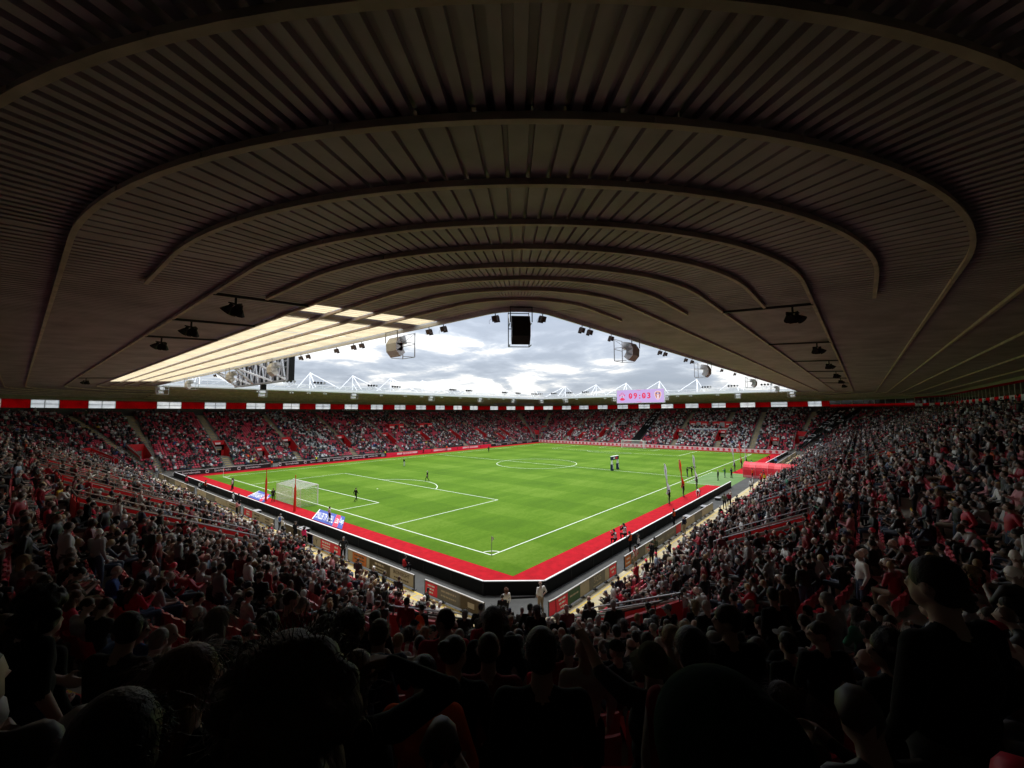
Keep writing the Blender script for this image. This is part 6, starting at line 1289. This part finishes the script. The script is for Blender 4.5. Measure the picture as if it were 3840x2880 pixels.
# seats
def seat_mb(part):
    b = MB()
    if part == 'backrest':
        xs_ = [-.215, -.11, 0, .11, .215]; ybk = [.03, .0, -.012, .0, .03]; prof = [(.40, -.02), (.62, 0.0), (.78, .045), (.81, .05)]
        for (z0, o0), (z1, o1) in zip(prof[:-1], prof[1:]):
            for k in range(4):
                q = lambda k_, z, o_, th: (xs_[k_]*(1 if z < .8 else .93), -(ybk[k_]*-1)-o_-th-.14, z)
                b.quad(q(k, z0, o0, 0), q(k+1, z0, o0, 0), q(k+1, z1, o1, 0), q(k, z1, o1, 0)); b.quad(q(k+1, z0, o0, .03), q(k, z0, o0, .03), q(k, z1, o1, .03), q(k+1, z1, o1, .03))
        for k in range(4):
            q = lambda k_, th: (xs_[k_]*.93, ybk[k_]-.05-th-.14, .81); b.quad(q(k, 0), q(k+1, 0), q(k+1, .03), q(k, .03))
    elif part == 'pan_up': b.hexa([(-.2, -.10, .40), (.2, -.10, .40), (.2, -.06, .40), (-.2, -.06, .40), (-.19, -.15, .74), (.19, -.15, .74), (.19, -.10, .75), (-.19, -.10, .75)])
    elif part == 'pan_down': b.hexa([(-.2, -.10, .40), (.2, -.10, .40), (.19, .26, .42), (-.19, .26, .42), (-.2, -.10, .44), (.2, -.10, .44), (.19, .26, .46), (-.19, .26, .46)])
    else: b.box((0, -.17, .3), (.05, .12, .3)); b.box((0, -.17, .44), (.36, .05, .04))
    return b
SB, SU, SD, SF = [seat_mb(q).mesh(n_, ['seat' if q != 'bracket' else 'darkrail']) for q, n_ in (('backrest', 'backrest'), ('pan_up', 'seat_pan'), ('pan_down', 'seat_pan'), ('bracket', 'bracket'))]
for m_ in (SB,): m_.polygons.foreach_set('use_smooth', [True]*len(m_.polygons))
taken = set((a[4], a[5], round(a[6], 3)) for a in folk)
ns = [a for a in seats if a[1]][:300]; nss = set(id(a) for a in ns); ns.sort(key=lambda a: (a[4], project(a[2])[0])); rowcount = {}
for d, px, p, ang, i, sec, t in ns:
    rowcount[i] = rowcount.get(i, 0)+1; tk = (i, sec, round(t, 3)) in taken; root = empty('stadium_seat', p, ang)
    tag(root, '%s red tip-up seat, %s from left in the %s terrace row' % ('occupied' if tk else 'empty', ordn(rowcount[i]), ordn(i+1)), 'seat', 'red seats in the near corner')
    link('backrest', SB, root); link('seat_pan', SD if tk else SU, root); link('bracket', SF, root)
inst = []
def tri_of(bs):
    V, T = [], []
    for b in bs:
        k = len(V); V += b.v
        for f_ in b.f:
            for q in range(1, len(f_)-1): T.append((k+f_[0], k+f_[q], k+f_[q+1]))
    return np.array(V), np.array(T, np.int32), np.zeros(len(T), int)
fb = MB(); fb.hexa([(-.2, -.19, .42), (.2, -.19, .42), (.2, -.15, .42), (-.2, -.15, .42), (-.2, -.24, .8), (.2, -.24, .8), (.2, -.20, .8), (-.2, -.20, .8)]); fb2 = MB(); fb2.hexa([(-.19, -.1, .40), (.19, -.1, .40), (.19, -.05, .42), (-.19, -.05, .42), (-.19, -.16, .70), (.19, -.16, .70), (.19, -.08, .71), (-.19, -.08, .71)])
MID[('s', 'n')] = tri_of([seat_mb('backrest'), seat_mb('pan_up')]); MID[('s', 'f')] = tri_of([fb, fb2])
red, whi = np.array((.58, .045, .08)), np.array((.58, .60, .58))  # red paled towards pink, painting the sky's reflection into the seat rows
for a in seats:
    if id(a) in nss: continue
    d, px, p, ang, i, sec, t = a
    c_ = whi if (sec == 'F' and (23 < p.x < 30 and i < 22 or 20 < p.x < 24 and i > 24) and (i+int(p.x)) % 9 > 2) or (sec == 'R' and 44 < p.y < 50 and i > 16 and vnoise(p.x, p.y, .4) > -.1) else red
    inst.append((('s', 'n') if d < 30 else ('s', 'f'), p, ang, (1, 1), np.array([c_*rnd.uniform(.88, 1.1)]*7)))
MT['seatmix'] = attrmat('seat_plastic', 'col', 'GEOMETRY', .3, spec=.7)
o, nt2 = bake(inst, 'seat_rows', 'seatmix'); tag(o, 'rows of red plastic seats on the terraces with a few white ones', 'seats', kind='stuff')
print('folk', len(folk), 'seats', len(seats), 'crowd tris', nt1, 'seat tris', nt2, 'near dist', near and max(a[0] for a in near))

# ------------------------------------------------------------ rails of the near corner landing, flag over the far seats
def railing(pts, name, label, m='rail', posts=4, low=True):
    root = empty(name, pts[0]); tag(root, label, 'handrail'); b = MB(); b.path([Vector(p)+Vector((0, 0, 1.05)) for p in pts], .06, n=8); b.build('top_rail', m, root)
    if low: b = MB(); b.path([Vector(p)+Vector((0, 0, .55)) for p in pts], .045, n=6); b.build('lower_rail', m, root)
    for k in range(posts):
        s_ = k/(posts-1)*(len(pts)-1); j = min(int(s_), len(pts)-2); p = Vector(pts[j]).lerp(Vector(pts[j+1]), s_-j); b = MB(); b.bar(p, p+Vector((0, 0, 1.05)), .05, n=6); b.build('post', m, root)
for i, (th, R0_, R1_) in enumerate([(193.5, 3.6, 10), (208.5, 3.6, 10), (241.5, 3.6, 10), (256.5, 3.6, 10)]):
    railing([bp('LN', th, R_, zfl(R_)+(.05)) for R_ in (R0_, R0_+1.5, R0_+3, R1_)], 'aisle_railing', 'steel aisle railing down the near corner terrace, %s from left' % ordn(i+1))
b = MB(); pts = [bp('R', 8.1+t_, 13.6, zfl(13.6)+1.1) for t_ in (22, 10)]
root = empty('white_banner', pts[0]); tag(root, 'white banner with a dark stripe hung over a far right stand wall', 'banner')
for k in range(6):
    a, c = pts[0].lerp(pts[1], k/6), pts[0].lerp(pts[1], (k+.94)/6); b = MB(); b.hexa([a+Vector((-.1, 0, -.9)), c+Vector((-.1, 0, -.9)), c+Vector((-.05, 0, -.9)), a+Vector((-.05, 0, -.9)), a+Vector((-.25, 0, .1)), c+Vector((-.25, 0, .1)), c+Vector((-.2, 0, .1)), a+Vector((-.2, 0, .1))]); b.build('cloth', 'whiteprint', root)
b = MB(); b.box((pts[0].lerp(pts[1], .5)+Vector((-.30, 0, -.4))), (.04, 11.5, .16)); b.build('stripe', 'blue', root)
for i, (sec, t, w_, R) in enumerate([('R', 8.1+20, 6, 16.8), ('R', 8.1+12.5, 6, 16.8), ('F', 6.5+55, 5.5, 16.5), ('F', 6.5+67, 5.5, 16.5)]):
    root = empty('exit_block', bp(sec, t, R, zfl(R))); tag(root, 'red walled upper exit block in %s, %s one' % (WH2[sec], ('right', 'left')[i % 2] if sec == 'R' else ('left', 'right')[i % 2]), 'stairway entrance')
    z0 = zfl(R); b = MB()
    P = [bp(sec, t-w_/2, R, z0), bp(sec, t+w_/2, R, z0), bp(sec, t+w_/2, R+3, z0), bp(sec, t-w_/2, R+3, z0)]; b.hexa(P+[p+Vector((0, 0, 2.0)) for p in P]); b.build('wall', 'redpaint', root)
    b = MB(); P = [bp(sec, t-.7, R-.04, z0+.1), bp(sec, t+.7, R-.04, z0+.1), bp(sec, t+.7, R-.01, z0+.1), bp(sec, t-.7, R-.01, z0+.1)]; b.hexa(P+[p+Vector((0, 0, 1.6)) for p in P]); b.build('doorway', 'dark' if i > 1 else 'grey', root)
    for s_ in (-1, 1): b = MB(); P = [bp(sec, t+s_*1.9-.7, R-.04, z0+.9), bp(sec, t+s_*1.9+.7, R-.04, z0+.9), bp(sec, t+s_*1.9+.7, R-.01, z0+.9), bp(sec, t+s_*1.9-.7, R-.01, z0+.9)]; b.hexa(P+[p+Vector((0, 0, .35)) for p in P]); b.build('sign', 'pinkboard', root)

# dark banner at the top of the far left stand
root = empty('slogan_banner', bp('F', 6.5+46, RB-.3, 12.9)); tag(root, 'dark banner reading WE MARCH ON below the far left windows', 'banner')
b = MB(); P = [bp('F', 6.5+42.8, RB-.3, 12.45), bp('F', 6.5+49.2, RB-.3, 12.45), bp('F', 6.5+49.2, RB-.25, 12.45), bp('F', 6.5+42.8, RB-.25, 12.45)]; b.hexa(P+[p+Vector((0, 0, .85)) for p in P]); b.build('cloth', 'black', root)
text_obj('WE MARCH ON', .8, 'whiteprint', bp('F', 6.5+46, RB-.32, 12.88), (1, 0, 0), (0, 0, 1), root)
